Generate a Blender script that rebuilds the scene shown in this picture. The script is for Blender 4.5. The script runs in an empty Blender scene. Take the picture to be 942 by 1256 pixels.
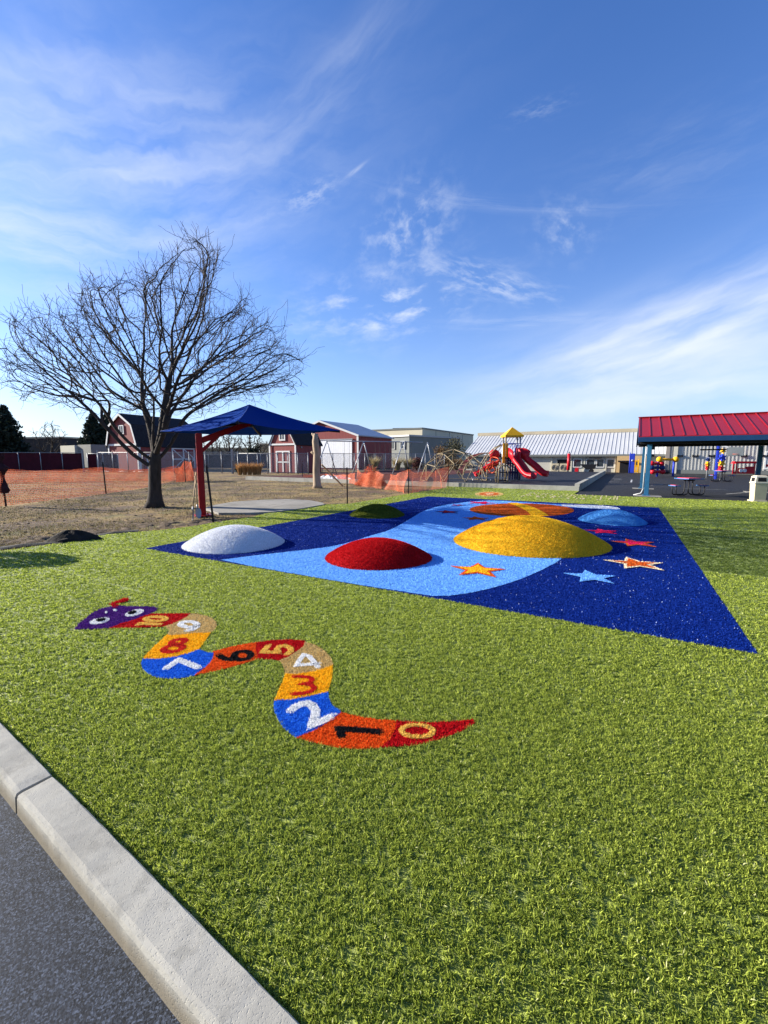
import bpy, bmesh, math, random
import numpy as np
from mathutils import Vector, Matrix

rng = np.random.default_rng(7)
random.seed(7)
S = bpy.context.scene
COL = S.collection
PI = math.pi

# ---------------------------------------------------------------- camera model
F, CX, CY, H, HOR = 520.0, 471.0, 628.0, 1.6, 562.0
TH = math.atan((CY - HOR) / F)
CT, ST = math.cos(TH), math.sin(TH)


def ray(x, y):
    a, b = (x - CX) / F, -(y - CY) / F
    return (a, CT + b * ST, -ST + b * CT)


def g(x, y, z=0.0):
    d = ray(x, y)
    t = (z - H) / d[2]
    return (d[0] * t, d[1] * t)


def at(x, y, Y):
    d = ray(x, y)
    t = Y / d[1]
    return (d[0] * t, Y, H + d[2] * t)


UA = math.radians(-29.87)
UU = (math.cos(UA), math.sin(UA))
VV = (-UU[1], UU[0])


def UV(u, v):
    return (u * UU[0] + v * VV[0], u * UU[1] + v * VV[1])


def toUV(p):
    return (p[0] * UU[0] + p[1] * UU[1], p[0] * VV[0] + p[1] * VV[1])


KD = (0.83427, -0.55136)      # kerb direction
KN = (-0.55136, -0.83427)     # towards the road


def K(s, n=-0.695):
    return (KD[0] * s + KN[0] * n, KD[1] * s + KN[1] * n)


# ---------------------------------------------------------------- materials
MATS = {}


class G:
    """tiny node-graph helper"""

    def __init__(self, nt):
        self.nt = nt

    def n(self, t, **kw):
        nd = self.nt.nodes.new(t)
        for k, v in kw.items():
            setattr(nd, k, v)
        return nd

    def link(self, a, b):
        self.nt.links.new(a, b)

    def m(self, op, a, b=None, c=None, clamp=False):
        nd = self.n('ShaderNodeMath', operation=op)
        nd.use_clamp = clamp
        for i, q in enumerate((a, b, c)):
            if q is None:
                continue
            if isinstance(q, (int, float)):
                nd.inputs[i].default_value = q
            else:
                self.link(q, nd.inputs[i])
        return nd.outputs[0]

    def comb(self, x, y, z):
        nd = self.n('ShaderNodeCombineXYZ')
        for i, q in enumerate((x, y, z)):
            if isinstance(q, (int, float)):
                nd.inputs[i].default_value = q
            else:
                self.link(q, nd.inputs[i])
        return nd.outputs[0]

    def noise(self, vec, scale, detail=4, rough=.55, dist=0.0):
        nd = self.n('ShaderNodeTexNoise')
        nd.inputs['Scale'].default_value = scale
        nd.inputs['Detail'].default_value = detail
        nd.inputs['Roughness'].default_value = rough
        nd.inputs['Distortion'].default_value = dist
        if vec is not None:
            self.link(vec, nd.inputs['Vector'])
        return nd.outputs['Fac']

    def ramp(self, fac, stops, interp='LINEAR'):
        nd = self.n('ShaderNodeValToRGB')
        cr = nd.color_ramp
        cr.interpolation = interp
        while len(cr.elements) < len(stops):
            cr.elements.new(0.5)
        for e, (p, c) in zip(cr.elements, stops):
            e.position = p
            e.color = (c[0], c[1], c[2], 1)
        self.link(fac, nd.inputs[0])
        return nd.outputs[0]

    def mixc(self, fac, a, b, mode='MIX'):
        nd = self.n('ShaderNodeMix', data_type='RGBA', blend_type=mode)
        for s, q in ((nd.inputs[0], fac), (nd.inputs[6], a), (nd.inputs[7], b)):
            if isinstance(q, (int, float)):
                s.default_value = q
            elif isinstance(q, tuple):
                s.default_value = (q[0], q[1], q[2], 1)
            else:
                self.link(q, s)
        return nd.outputs[2]

    def sstep(self, x, lo, hi):
        nd = self.n('ShaderNodeMapRange', interpolation_type='SMOOTHSTEP')
        self.link(x, nd.inputs[0])
        nd.inputs[1].default_value = lo
        nd.inputs[2].default_value = hi
        return nd.outputs[0]


def newmat(name):
    m = bpy.data.materials.new(name)
    m.use_nodes = True
    nt = m.node_tree
    nt.nodes.clear()
    gg = G(nt)
    out = gg.n('ShaderNodeOutputMaterial')
    b = gg.n('ShaderNodeBsdfPrincipled')
    gg.link(b.outputs[0], out.inputs[0])
    MATS[name] = m
    return m, gg, b, out


def mat(name, c, rough=.6, var=.12, scale=6, metal=0., bump=0., bscale=40, stretch=(1, 1, 1), spec=.15, fine=0.):
    """painted / mineral / fabric surface: base colour with broad and fine mottling"""
    if name in MATS:
        return MATS[name]
    m, q, b, out = newmat(name)
    tc = q.n('ShaderNodeTexCoord').outputs['Object']
    mp = q.n('ShaderNodeMapping')
    mp.inputs['Scale'].default_value = stretch
    q.link(tc, mp.inputs[0])
    v = mp.outputs[0]
    f = q.noise(v, scale, 5, .6)
    lo = tuple(x * (1 - var) for x in c)
    hi = tuple(min(1, x * (1 + var)) for x in c)
    col = q.ramp(f, [(.3, lo), (.7, hi)])
    if fine:
        f2 = q.noise(v, scale * 14, 3, .6)
        col = q.mixc(q.m('MULTIPLY', q.sstep(f2, .5, .72), fine), col, tuple(x * .55 for x in c))
    q.link(col, b.inputs['Base Color'])
    b.inputs['Roughness'].default_value = rough
    b.inputs['Metallic'].default_value = metal
    b.inputs['Specular IOR Level'].default_value = spec
    if bump:
        f3 = q.noise(v, bscale, 4, .6)
        bp = q.n('ShaderNodeBump')
        bp.inputs['Strength'].default_value = bump
        bp.inputs['Distance'].default_value = .02
        q.link(f3, bp.inputs['Height'])
        q.link(bp.outputs[0], b.inputs['Normal'])
    return m


def fibre(name, stops, rough=.55, trans=.25, spec=.2):
    """turf yarn: colour picked per blade from the 'tone' attribute, part of the light passes through"""
    m, q, b, out = newmat(name)
    a = q.n('ShaderNodeAttribute', attribute_name='tone')
    col = q.ramp(a.outputs['Fac'], stops)
    q.link(col, b.inputs['Base Color'])
    b.inputs['Roughness'].default_value = rough
    b.inputs['Specular IOR Level'].default_value = spec
    tr = q.n('ShaderNodeBsdfTranslucent')
    q.link(col, tr.inputs[0])
    mx = q.n('ShaderNodeMixShader')
    mx.inputs[0].default_value = trans
    q.link(b.outputs[0], mx.inputs[1])
    q.link(tr.outputs[0], mx.inputs[2])
    q.link(mx.outputs[0], out.inputs[0])
    return m


def yarn(name, c, sp=.25, rough=.8, spec=.06, trans=.22):
    lo = tuple(x * (1 - sp) for x in c)
    hi = tuple(min(1, x * (1 + sp)) for x in c)
    return fibre(name, [(0, lo), (.55, c), (.93, hi), (1, hi)], rough=rough, spec=spec, trans=trans)


# ---------------------------------------------------------------- objects
def tag(o, label=None, cat=None, group=None, kind=None):
    if label:
        o['label'] = label
    if cat:
        o['category'] = cat
    if group:
        o['group'] = group
    if kind:
        o['kind'] = kind
    return o


def empty(name, loc, rz=0., label=None, cat=None, group=None):
    o = bpy.data.objects.new(name, None)
    o.empty_display_size = .2
    COL.objects.link(o)
    o.location = loc if len(loc) == 3 else (loc[0], loc[1], 0)
    o.rotation_euler = (0, 0, rz)
    return tag(o, label, cat, group)


def kids(o):
    return [c for c in bpy.data.objects if c.parent == o]


def copy_tree(o, loc=None, rz=None, parent=None, label=None):
    c = o.copy()
    COL.objects.link(c)
    if parent is not None:
        c.parent = parent
    if loc is not None:
        c.location = loc if len(loc) == 3 else (loc[0], loc[1], 0)
    if rz is not None:
        c.rotation_euler = (0, 0, rz)
    if label:
        c['label'] = label
    for k in kids(o):
        copy_tree(k, parent=c)
    return c


class MB:
    def __init__(self):
        self.v, self.f, self.sm = [], [], []

    def add(self, vs, fs, smooth=False):
        o = len(self.v)
        self.v += [tuple(p) for p in vs]
        for f in fs:
            self.f.append(tuple(i + o for i in f))
            self.sm.append(smooth)
        return self

    def box(self, c, s, rz=0., bev=0.):
        hx, hy, hz = s[0] / 2, s[1] / 2, s[2] / 2
        ca, sa = math.cos(rz), math.sin(rz)

        def T(p):
            return (c[0] + p[0] * ca - p[1] * sa, c[1] + p[0] * sa + p[1] * ca, c[2] + p[2])
        if bev <= 0:
            vs = [T((x, y, z)) for z in (-hz, hz) for x, y in ((-hx, -hy), (hx, -hy), (hx, hy), (-hx, hy))]
            return self.add(vs, [(3, 2, 1, 0), (4, 5, 6, 7), (0, 1, 5, 4), (1, 2, 6, 5), (2, 3, 7, 6), (3, 0, 4, 7)])
        b = min(bev, hx * .9, hy * .9, hz * .9)
        bm = bmesh.new()
        bmesh.ops.create_cube(bm, size=1)
        for w in bm.verts:
            w.co = Vector((w.co.x * s[0], w.co.y * s[1], w.co.z * s[2]))
        bmesh.ops.bevel(bm, geom=bm.edges[:], offset=b, segments=2, affect='EDGES')
        self.add([T(w.co) for w in bm.verts], [[w.index for w in f.verts] for f in bm.faces])
        bm.free()
        return self

    def tube(self, pts, r, n=8, caps=True):
        """r: radius or list of radii"""
        P = [Vector(p) for p in pts]
        R = r if isinstance(r, (list, tuple)) else [r] * len(P)
        ref = None
        vs = []
        for i, p in enumerate(P):
            d = (P[min(i + 1, len(P) - 1)] - P[max(i - 1, 0)])
            if d.length < 1e-9:
                d = Vector((0, 0, 1))
            d.normalize()
            if ref is None:
                ref = d.orthogonal().normalized()
            else:
                ref = (ref - d * ref.dot(d))
                ref = ref.normalized() if ref.length > 1e-6 else d.orthogonal().normalized()
            bn = d.cross(ref)
            for k in range(n):
                a = 2 * PI * k / n
                vs.append(p + (ref * math.cos(a) + bn * math.sin(a)) * R[i])
        fs = []
        for i in range(len(P) - 1):
            for k in range(n):
                fs.append((i * n + k, i * n + (k + 1) % n, (i + 1) * n + (k + 1) % n, (i + 1) * n + k))
        o = len(self.v)
        self.add(vs, fs, True)
        if caps:
            self.f.append(tuple(o + k for k in reversed(range(n))))
            self.f.append(tuple(o + (len(P) - 1) * n + k for k in range(n)))
            self.sm += [False, False]
        return self

    def bar(self, p, q, w, h=None):
        """square bar from p to q"""
        h = h or w
        p, q = Vector(p), Vector(q)
        d = (q - p).normalized()
        up = Vector((0, 0, 1)) if abs(d.z) < .95 else Vector((1, 0, 0))
        s = d.cross(up).normalized() * w / 2
        t = s.cross(d).normalized() * h / 2
        vs = [p - s - t, p + s - t, p + s + t, p - s + t, q - s - t, q + s - t, q + s + t, q - s + t]
        return self.add(vs, [(3, 2, 1, 0), (4, 5, 6, 7), (0, 1, 5, 4), (1, 2, 6, 5), (2, 3, 7, 6), (3, 0, 4, 7)])

    def prism(self, poly, z0, z1):
        n = len(poly)
        vs = [(p[0], p[1], z0) for p in poly] + [(p[0], p[1], z1) for p in poly]
        fs = [tuple(reversed(range(n))), tuple(range(n, 2 * n))]
        fs += [(i, (i + 1) % n, n + (i + 1) % n, n + i) for i in range(n)]
        return self.add(vs, fs)

    def extr(self, prof, y0, y1):
        """profile in x-z extruded along y"""
        n = len(prof)
        vs = [(p[0], y0, p[1]) for p in prof] + [(p[0], y1, p[1]) for p in prof]
        fs = [tuple(range(n)), tuple(reversed(range(n, 2 * n)))]
        fs += [((i + 1) % n, i, n + i, n + (i + 1) % n) for i in range(n)]
        return self.add(vs, fs)

    def sphere(self, c, r, nu=12, nv=8, sc=(1, 1, 1)):
        vs = []
        for j in range(nv + 1):
            t = PI * j / nv
            for i in range(nu):
                a = 2 * PI * i / nu
                vs.append((c[0] + r * sc[0] * math.sin(t) * math.cos(a), c[1] + r * sc[1] * math.sin(t) * math.sin(a), c[2] + r * sc[2] * math.cos(t)))
        fs = [(j * nu + i, (j + 1) * nu + i, (j + 1) * nu + (i + 1) % nu, j * nu + (i + 1) % nu) for j in range(nv) for i in range(nu)]
        return self.add(vs, fs, True)

    def build(self, name, m, parent=None, off=None):
        me = bpy.data.meshes.new(name)
        vs = self.v if off is None else [(a[0] - off[0], a[1] - off[1], a[2] - (off[2] if len(off) > 2 else 0)) for a in self.v]
        me.from_pydata(vs, [], self.f)
        me.polygons.foreach_set('use_smooth', self.sm)
        bm = bmesh.new()
        bm.from_mesh(me)
        bmesh.ops.recalc_face_normals(bm, faces=bm.faces)
        bm.to_mesh(me)
        bm.free()
        me.materials.append(m)
        me.update()
        o = bpy.data.objects.new(name, me)
        COL.objects.link(o)
        if parent is not None:
            o.parent = parent
        elif off is not None:
            o.location = off if len(off) == 3 else (off[0], off[1], 0)
        return o


def np_mesh(name, parts, mats, parent=None, loc=None):
    """parts: list of (verts Nx3, list-of-faces as flat index array, face sizes array, tone per face, material index, smooth)"""
    V = np.concatenate([p[0] for p in parts]).astype(np.float32)
    off, L, sz, tone, mi, sm = 0, [], [], [], [], []
    for v, fl, fs, tn, k, s in parts:
        L.append(fl + off)
        sz.append(fs)
        tone.append(np.broadcast_to(tn, fs.shape))
        mi.append(np.full(len(fs), k))
        sm.append(np.full(len(fs), s))
        off += len(v)
    L, sz = np.concatenate(L).astype(np.int32), np.concatenate(sz).astype(np.int32)
    me = bpy.data.meshes.new(name)
    me.vertices.add(len(V))
    me.vertices.foreach_set('co', V.ravel())
    me.loops.add(len(L))
    me.loops.foreach_set('vertex_index', L)
    me.polygons.add(len(sz))
    me.polygons.foreach_set('loop_start', np.concatenate(([0], np.cumsum(sz)[:-1])).astype(np.int32))
    me.polygons.foreach_set('material_index', np.concatenate(mi).astype(np.int32))
    me.polygons.foreach_set('use_smooth', np.concatenate(sm).astype(bool))
    me.update(calc_edges=True)
    at_ = me.attributes.new('tone', 'FLOAT', 'FACE')
    at_.data.foreach_set('value', np.concatenate(tone).astype(np.float32))
    for m in mats:
        me.materials.append(m)
    me.validate()
    o = bpy.data.objects.new(name, me)
    COL.objects.link(o)
    if parent is not None:
        o.parent = parent
    if loc is not None:
        o.location = loc
    return o


def blades(P, h, w, lean=(0, 0), nrm=None, spread=.55, tone=None, mi=0):
    """turf blades: a bent two-segment strip at each point"""
    n = len(P)
    P = np.asarray(P, float)
    if P.shape[1] == 2:
        P = np.c_[P, np.zeros(n)]
    h = np.broadcast_to(h, (n,)) * rng.uniform(.7, 1.2, n)
    w = np.broadcast_to(w, (n,))
    a = rng.uniform(0, 2 * PI, n)
    t = np.c_[np.cos(a), np.sin(a), np.zeros(n)]
    b = rng.uniform(0, 2 * PI, n)
    sp = np.abs(rng.normal(0, spread, n))
    L = np.c_[np.cos(b) * sp + lean[0], np.sin(b) * sp + lean[1], np.ones(n)]
    if nrm is not None:
        L = L - np.array([0, 0, 1.]) + nrm
    L /= np.linalg.norm(L, axis=1)[:, None]
    L2 = L + np.c_[np.cos(b), np.sin(b), -.35 * np.ones(n)] * rng.uniform(.2, .9, n)[:, None]
    L2 /= np.linalg.norm(L2, axis=1)[:, None]
    hw = (t * w[:, None] / 2)
    mid = P + L * (h * .6)[:, None]
    tip = mid + L2 * (h * .5)[:, None]
    V = np.stack([P - hw, P + hw, mid - hw * .9, mid + hw * .9, tip], 1).reshape(-1, 3)
    i = np.arange(n)[:, None] * 5
    fl = np.concatenate([i + np.array([0, 1, 3, 2]), i + np.array([2, 3, 4])], 1).ravel()
    sz = np.tile(np.array([4, 3]), n)
    tn = rng.uniform(0, 1, n) if tone is None else tone
    return (V, fl, sz, np.repeat(tn, 2), mi, False)


def inpoly(P, poly):
    x, y = P[:, 0], P[:, 1]
    r = np.zeros(len(P), bool)
    n = len(poly)
    for i in range(n):
        x0, y0 = poly[i]
        x1, y1 = poly[(i + 1) % n]
        if y0 == y1:
            continue
        c = ((y0 > y) != (y1 > y)) & (x < (x1 - x0) * (y - y0) / (y1 - y0) + x0)
        r ^= c
    return r


def polydist(P, pl):
    d = np.full(len(P), 1e9)
    for (x0, y0), (x1, y1) in zip(pl[:-1], pl[1:]):
        dx, dy = x1 - x0, y1 - y0
        l2 = dx * dx + dy * dy + 1e-12
        t = np.clip(((P[:, 0] - x0) * dx + (P[:, 1] - y0) * dy) / l2, 0, 1)
        d = np.minimum(d, np.hypot(P[:, 0] - x0 - t * dx, P[:, 1] - y0 - t * dy))
    return d


def smooth_poly(poly, it=1):
    for _ in range(it):
        q = []
        for i in range(len(poly)):
            a, b = poly[i], poly[(i + 1) % len(poly)]
            q += [(a[0] * .75 + b[0] * .25, a[1] * .75 + b[1] * .25), (a[0] * .25 + b[0] * .75, a[1] * .25 + b[1] * .75)]
        poly = q
    return poly


def sheet(poly, z, tone=.5, mi=0):
    n = len(poly)
    return (np.c_[np.array(poly), np.full(n, z)], np.arange(n), np.array([n]), tone, mi, False)


def px(pts, z=0.):
    return [g(x, y, z) for x, y in pts]


# ---------------------------------------------------------------- material list
concrete = None


def make_concrete(name, c, stain=.35, scale=1., dirt_shade=None):
    m, q, b, out = newmat(name)
    tc = q.n('ShaderNodeTexCoord').outputs['Object']
    f1 = q.noise(tc, 1.8 * scale, 6, .65)
    f2 = q.noise(tc, 26 * scale, 5, .7)
    f3 = q.noise(tc, 160 * scale, 2, .5)
    col = q.ramp(f1, [(.28, tuple(x * .62 for x in c)), (.5, c), (.75, tuple(min(1, x * 1.18) for x in c))])
    col = q.mixc(q.m('MULTIPLY', q.sstep(f2, .52, .75), stain), col, tuple(x * .55 for x in c))
    col = q.mixc(q.m('MULTIPLY', q.sstep(f3, .68, .74), .45), col, tuple(x * .4 for x in c))
    f5 = q.noise(tc, 7 * scale, 6, .7)
    col = q.mixc(q.m('MULTIPLY', q.sstep(f5, .52, .66), .5), col, tuple(x * .6 for x in c))
    if dirt_shade:      # tan road splash, doubling as painted shade on the kerb's lower road face
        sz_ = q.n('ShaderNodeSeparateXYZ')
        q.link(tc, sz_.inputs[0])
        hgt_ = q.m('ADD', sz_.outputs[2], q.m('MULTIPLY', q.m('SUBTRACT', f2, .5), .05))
        col = q.mixc(q.m('MULTIPLY', q.m('SUBTRACT', 1., q.sstep(hgt_, -.03, .045)), .85), col, dirt_shade)
    q.link(col, b.inputs['Base Color'])
    b.inputs['Roughness'].default_value = .9
    b.inputs['Specular IOR Level'].default_value = .085
    bp = q.n('ShaderNodeBump')
    bp.inputs['Strength'].default_value = .5
    bp.inputs['Distance'].default_value = .006
    q.link(q.m('ADD', q.m('MULTIPLY', f5, .9), q.m('MULTIPLY', q.sstep(f3, .72, .55), .35)), bp.inputs['Height'])
    q.link(bp.outputs[0], b.inputs['Normal'])
    return m


def make_asphalt(name, c, scale=1.):
    m, q, b, out = newmat(name)
    tc = q.n('ShaderNodeTexCoord').outputs['Object']
    vo = q.n('ShaderNodeTexVoronoi')
    vo.inputs['Scale'].default_value = 230 * scale
    fz = q.noise(tc, 260 * scale, 3, .6)
    q.link(tc, vo.inputs['Vector'])
    sepc = q.n('ShaderNodeSeparateColor')
    q.link(vo.outputs['Color'], sepc.inputs[0])
    col = q.ramp(sepc.outputs[0], [(0, tuple(x * .25 for x in c)), (.45, c), (.78, tuple(x * 2.2 for x in c)), (1, tuple(x * 4.8 for x in c))])
    big = q.noise(tc, .7, 5, .6)
    col = q.mixc(q.m('MULTIPLY', q.sstep(big, .45, .7), .3), col, tuple(x * 1.5 for x in c))
    q.link(col, b.inputs['Base Color'])
    b.inputs['Roughness'].default_value = .75
    bp = q.n('ShaderNodeBump')
    bp.inputs['Strength'].default_value = .55
    bp.inputs['Distance'].default_value = .004
    q.link(q.m('ADD', q.m('MULTIPLY', sepc.outputs[1], .35), fz), bp.inputs['Height'])
    q.link(bp.outputs[0], b.inputs['Normal'])
    b.inputs['Specular IOR Level'].default_value = .2
    return m


M_kerb = make_concrete('kerb_concrete', (.34, .325, .275), dirt_shade=(.19, .16, .11))
M_slab = make_concrete('slab_concrete', (.27, .255, .225), scale=.5)
M_curb2 = make_concrete('play_kerb_concrete', (.34, .33, .28), scale=.5)
M_road = make_asphalt('road_asphalt', (.017, .021, .029), .85)
M_lot = make_asphalt('court_asphalt', (.011, .011, .012), .4)
M_rubber = make_asphalt('rubber_surface', (.008, .009, .013), .4)


def make_dirt():
    m, q, b, out = newmat('dry_ground')
    geo = q.n('ShaderNodeNewGeometry').outputs['Position']
    f1 = q.noise(geo, .42, 7, .66)
    mp = q.n('ShaderNodeMapping')
    mp.inputs['Scale'].default_value = (1, 2.2, 1)
    q.link(geo, mp.inputs[0])
    f2 = q.noise(mp.outputs[0], 2.6, 8, .72)
    f3 = q.noise(mp.outputs[0], 22, 5, .7)
    grass = q.ramp(f3, [(.3, (.13, .10, .045)), (.55, (.31, .215, .09)), (.75, (.50, .36, .17))])
    soil = q.ramp(f3, [(.3, (.05, .034, .022)), (.7, (.20, .14, .095))])
    col = q.mixc(q.sstep(q.m('ADD', q.m('MULTIPLY', f1, .55), q.m('MULTIPLY', f2, .45)), .465, .54), soil, grass)
    col = q.mixc(q.m('MULTIPLY', q.sstep(f2, .58, .68), .55), col, (.09, .07, .045))
    col = q.mixc(q.m('MULTIPLY', q.sstep(q.noise(geo, .8, 3, .5), .55, .7), .35), col, (.15, .18, .05))
    q.link(col, b.inputs['Base Color'])
    b.inputs['Roughness'].default_value = .95
    b.inputs['Specular IOR Level'].default_value = .15
    bp = q.n('ShaderNodeBump')
    bp.inputs['Strength'].default_value = .9
    bp.inputs['Distance'].default_value = .06
    q.link(q.m('ADD', f2, q.m('MULTIPLY', f3, .5)), bp.inputs['Height'])
    q.link(bp.outputs[0], b.inputs['Normal'])
    return m


M_dirt = make_dirt()

TURF_STOPS = [(0, (.075, .110, .020)), (.3, (.18, .232, .034)), (.6, (.365, .43, .060)), (.88, (.57, .62, .12)), (.95, (.62, .65, .24)), (1, (.66, .64, .34))]
M_turf = fibre('turf_yarn', TURF_STOPS, rough=.6, trans=.43, spec=.1)


def make_turf_base():
    m, q, b, out = newmat('turf_backing')
    geo = q.n('ShaderNodeNewGeometry').outputs['Position']
    f = q.noise(geo, 30, 4, .7)
    f2 = q.noise(geo, 1.1, 4, .6)
    col = q.ramp(f, [(.3, (.10, .13, .02)), (.5, (.2, .24, .035)), (.72, (.32, .36, .06))])
    col = q.mixc(q.m('MULTIPLY', f2, .35), col, (.12, .17, .02))
    q.link(col, b.inputs['Base Color'])
    b.inputs['Roughness'].default_value = .7
    bp = q.n('ShaderNodeBump')
    bp.inputs['Strength'].default_value = 1.
    bp.inputs['Distance'].default_value = .03
    q.link(f, bp.inputs['Height'])
    q.link(bp.outputs[0], b.inputs['Normal'])
    return m


M_turfbase = make_turf_base()
Y_ = {}
for nm, c in dict(navy=(.003, .018, .16), sky=(.17, .42, .82), red=(.50, .008, .012), orange=(.74, .11, .012), yellow=(.80, .49, .025), tan=(.58, .42, .17),
                  blue=(.02, .16, .66), purple=(.085, .018, .19), white=(.78, .78, .76), black=(.012, .012, .014), lime=(.76, .5, .1), scarlet=(.6, .03, .02),
                  gold=(.88, .48, .014), domewhite=(.75, .76, .78), domegreen=(.095, .115, .012), domeblue=(.09, .32, .66), pink=(.62, .015, .09),
                  cream=(.78, .66, .45), planet=(.55, .10, .012)).items():
    Y_[nm] = yarn('yarn_' + nm, c, .26 if nm.startswith('dome') or nm in ('red', 'yellow') else .16)
# the navy yarn carries pale infill grains between its blades
Y_['navy'] = fibre('yarn_navy_flecked', [(0, (.002, .013, .12)), (.6, (.0035, .023, .20)), (.984, (.005, .03, .25)), (.992, (.2, .3, .6)), (1, (.5, .55, .75))], rough=.8, trans=.12, spec=.05)

# ================================================================= SKY
SUN_EL = math.radians(20.0)
travel = Vector((1, -.27, 0)).normalized()
sun_from = -travel
w = bpy.data.worlds.new('World')
S.world = w
w.use_nodes = True
nt = w.node_tree
nt.nodes.clear()
q = G(nt)
wout = q.n('ShaderNodeOutputWorld')
bg = q.n('ShaderNodeBackground')
q.link(bg.outputs[0], wout.inputs[0])
bg.inputs[1].default_value = SKY_STRENGTH = .068
sky = q.n('ShaderNodeTexSky', sky_type='NISHITA')
sky.sun_disc = False
sky.sun_elevation = SUN_EL
sky.sun_rotation = math.atan2(sun_from.x, sun_from.y)
sky.altitude = 200
sky.air_density = 1.0
sky.dust_density = .7
sky.ozone_density = 3.0
gen = q.n('ShaderNodeTexCoord').outputs['Generated']
sep = q.n('ShaderNodeSeparateXYZ')
q.link(gen, sep.inputs[0])
dx, dy, dz = sep.outputs
AZ = q.m('ARCTAN2', dx, dy)
EL = q.m('ARCSINE', dz)


def azel(x, y):
    d = Vector(ray(x, y)).normalized()
    return math.atan2(d.x, d.y), math.asin(d.z)


def blob(x, y, rx, ry, ang, pw=1.0):
    """soft elliptical region of the sky, given by the two directions that span it"""
    a0, e0 = azel(x, y)
    ca, sa = math.cos(math.radians(ang)), math.sin(math.radians(ang))
    a1, e1 = azel(x + rx * ca, y - rx * sa)
    a2, e2 = azel(x + ry * sa, y + ry * ca)
    ux, uy, vx, vy = a1 - a0, e1 - e0, a2 - a0, e2 - e0
    det = ux * vy - uy * vx
    da, de = q.m('SUBTRACT', AZ, a0), q.m('SUBTRACT', EL, e0)
    s = q.m('ADD', q.m('MULTIPLY', da, vy / det), q.m('MULTIPLY', de, -vx / det))
    t = q.m('ADD', q.m('MULTIPLY', da, -uy / det), q.m('MULTIPLY', de, ux / det))
    r2 = q.m('ADD', q.m('MULTIPLY', s, s), q.m('MULTIPLY', t, t))
    return q.m('POWER', 2.718, q.m('MULTIPLY', r2, -pw)), s, t


wob = q.noise(gen, 5., 4, .6)
wob2 = q.noise(gen, 16., 3, .6)


def wisp(x, y, rx, ry, ang, strength, fs=2.2, ft=5., lo=.42, hi=.75, seed=0., warp=.9, detail=7, pw=1.0, rough=.62):
    """streaky cirrus: noise stretched along the long axis of its blob"""
    mk, s, t = blob(x, y, rx, ry, ang, pw)
    s2 = q.m('ADD', q.m('MULTIPLY', s, fs), q.m('MULTIPLY', wob, warp))
    t2 = q.m('ADD', q.m('MULTIPLY', t, ft), q.m('MULTIPLY', wob2, warp))
    nz = q.noise(q.comb(s2, t2, seed), 1., detail, rough)
    nz = q.sstep(nz, lo, hi)
    return q.m('MULTIPLY', q.m('MULTIPLY', mk, nz), strength)


layers = [
    wisp(110, 190, 280, 110, 4, .62, 1.3, 2.0, .30, .85, 3.1, rough=.52),
    wisp(60, 100, 170, 100, -30, .3, 1.3, 1.7, .3, .85, 9.4, rough=.5),
    wisp(385, 130, 170, 34, 50, .26, 1.1, 1.3, .30, .85, 5.7, rough=.5),
    wisp(480, 372, 100, 38, 14, 1.0, 2.0, 1.7, .42, .78, 1.3, .8, 6, 1.0, .6),
    wisp(500, 285, 60, 40, 50, .7, 1.9, 1.7, .42, .78, 8.2, .8, 6, 1.0, .6),
    wisp(600, 345, 70, 16, -14, .6, 2.4, 1.6, .42, .74, 6.6, 1.2),
    wisp(695, 280, 36, 32, 60, .4, 1.7, 1.5, .42, .8, 2.2, .8, 6, 1.0, .55),
    wisp(660, 135, 40, 11, 20, .16, 2.0, 1.5, .4, .75, 7.7),
    wisp(620, 252, 200, 8, 0, .18, 1.2, 1.0, .3, .8, 4.4),
    wisp(380, 240, 34, 13, 25, .4, 2.0, 1.5, .4, .72, 11.2),
    wisp(436, 209, 15, 2.4, 38, .3, .8, .8, .25, .6, 12.5),
    wisp(820, 200, 200, 50, 24, .12, 1.4, 2.0, .38, .85, 14.0),
    wisp(840, 405, 330, 46, 22, 1.1, 1.2, 1.6, .24, .85, 15.5, .5, rough=.5),
    wisp(800, 475, 380, 60, 9, .75, 1.2, 1.5, .18, .8, 17.1, .5, rough=.5),
    wisp(650, 395, 110, 7, 4, .3, 1.2, 1.0, .3, .8, 18.3),
    wisp(30, 290, 200, 60, -12, .5, 1.3, 2.0, .3, .8, 19.9),
    wisp(230, 290, 170, 80, 20, .28, 1.4, 2.2, .35, .85, 21.3),
]
inv = None
for L_ in layers:
    k = q.m('SUBTRACT', 1., L_, clamp=True)
    inv = k if inv is None else q.m('MULTIPLY', inv, k)
mask = q.m('SUBTRACT', 1., inv, clamp=True)
# thin high veil and horizon haze of the low winter sun
veil = q.m('MULTIPLY', q.m('POWER', 2.718, q.m('MULTIPLY', EL, -5.0)), .55)
hs = q.n('ShaderNodeHueSaturation')
hs.inputs['Saturation'].default_value = 1.15
hs.inputs['Value'].default_value = 1.08
q.link(sky.outputs[0], hs.inputs['Color'])
CLOUD = (5.3, 5.6, 6.1)
skyc = q.mixc(1., hs.outputs[0], (.80, .92, 1.25), 'MULTIPLY')
skyc = q.mixc(veil, skyc, (3.7, 4.15, 4.95))
skyc = q.mixc(q.m('MULTIPLY', mask, .92), skyc, CLOUD)
q.link(skyc, bg.inputs[0])

sun = bpy.data.lights.new('sun', 'SUN')
sun.energy = 5.0
sun.angle = math.radians(.5)
sun.color = (1, .93, .82)
so = bpy.data.objects.new('sun', sun)
COL.objects.link(so)
so.rotation_euler = Vector((travel.x * math.cos(SUN_EL), travel.y * math.cos(SUN_EL), -math.sin(SUN_EL))).to_track_quat('-Z', 'Y').to_euler()
so.location = (-30, 0, 20)

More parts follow.
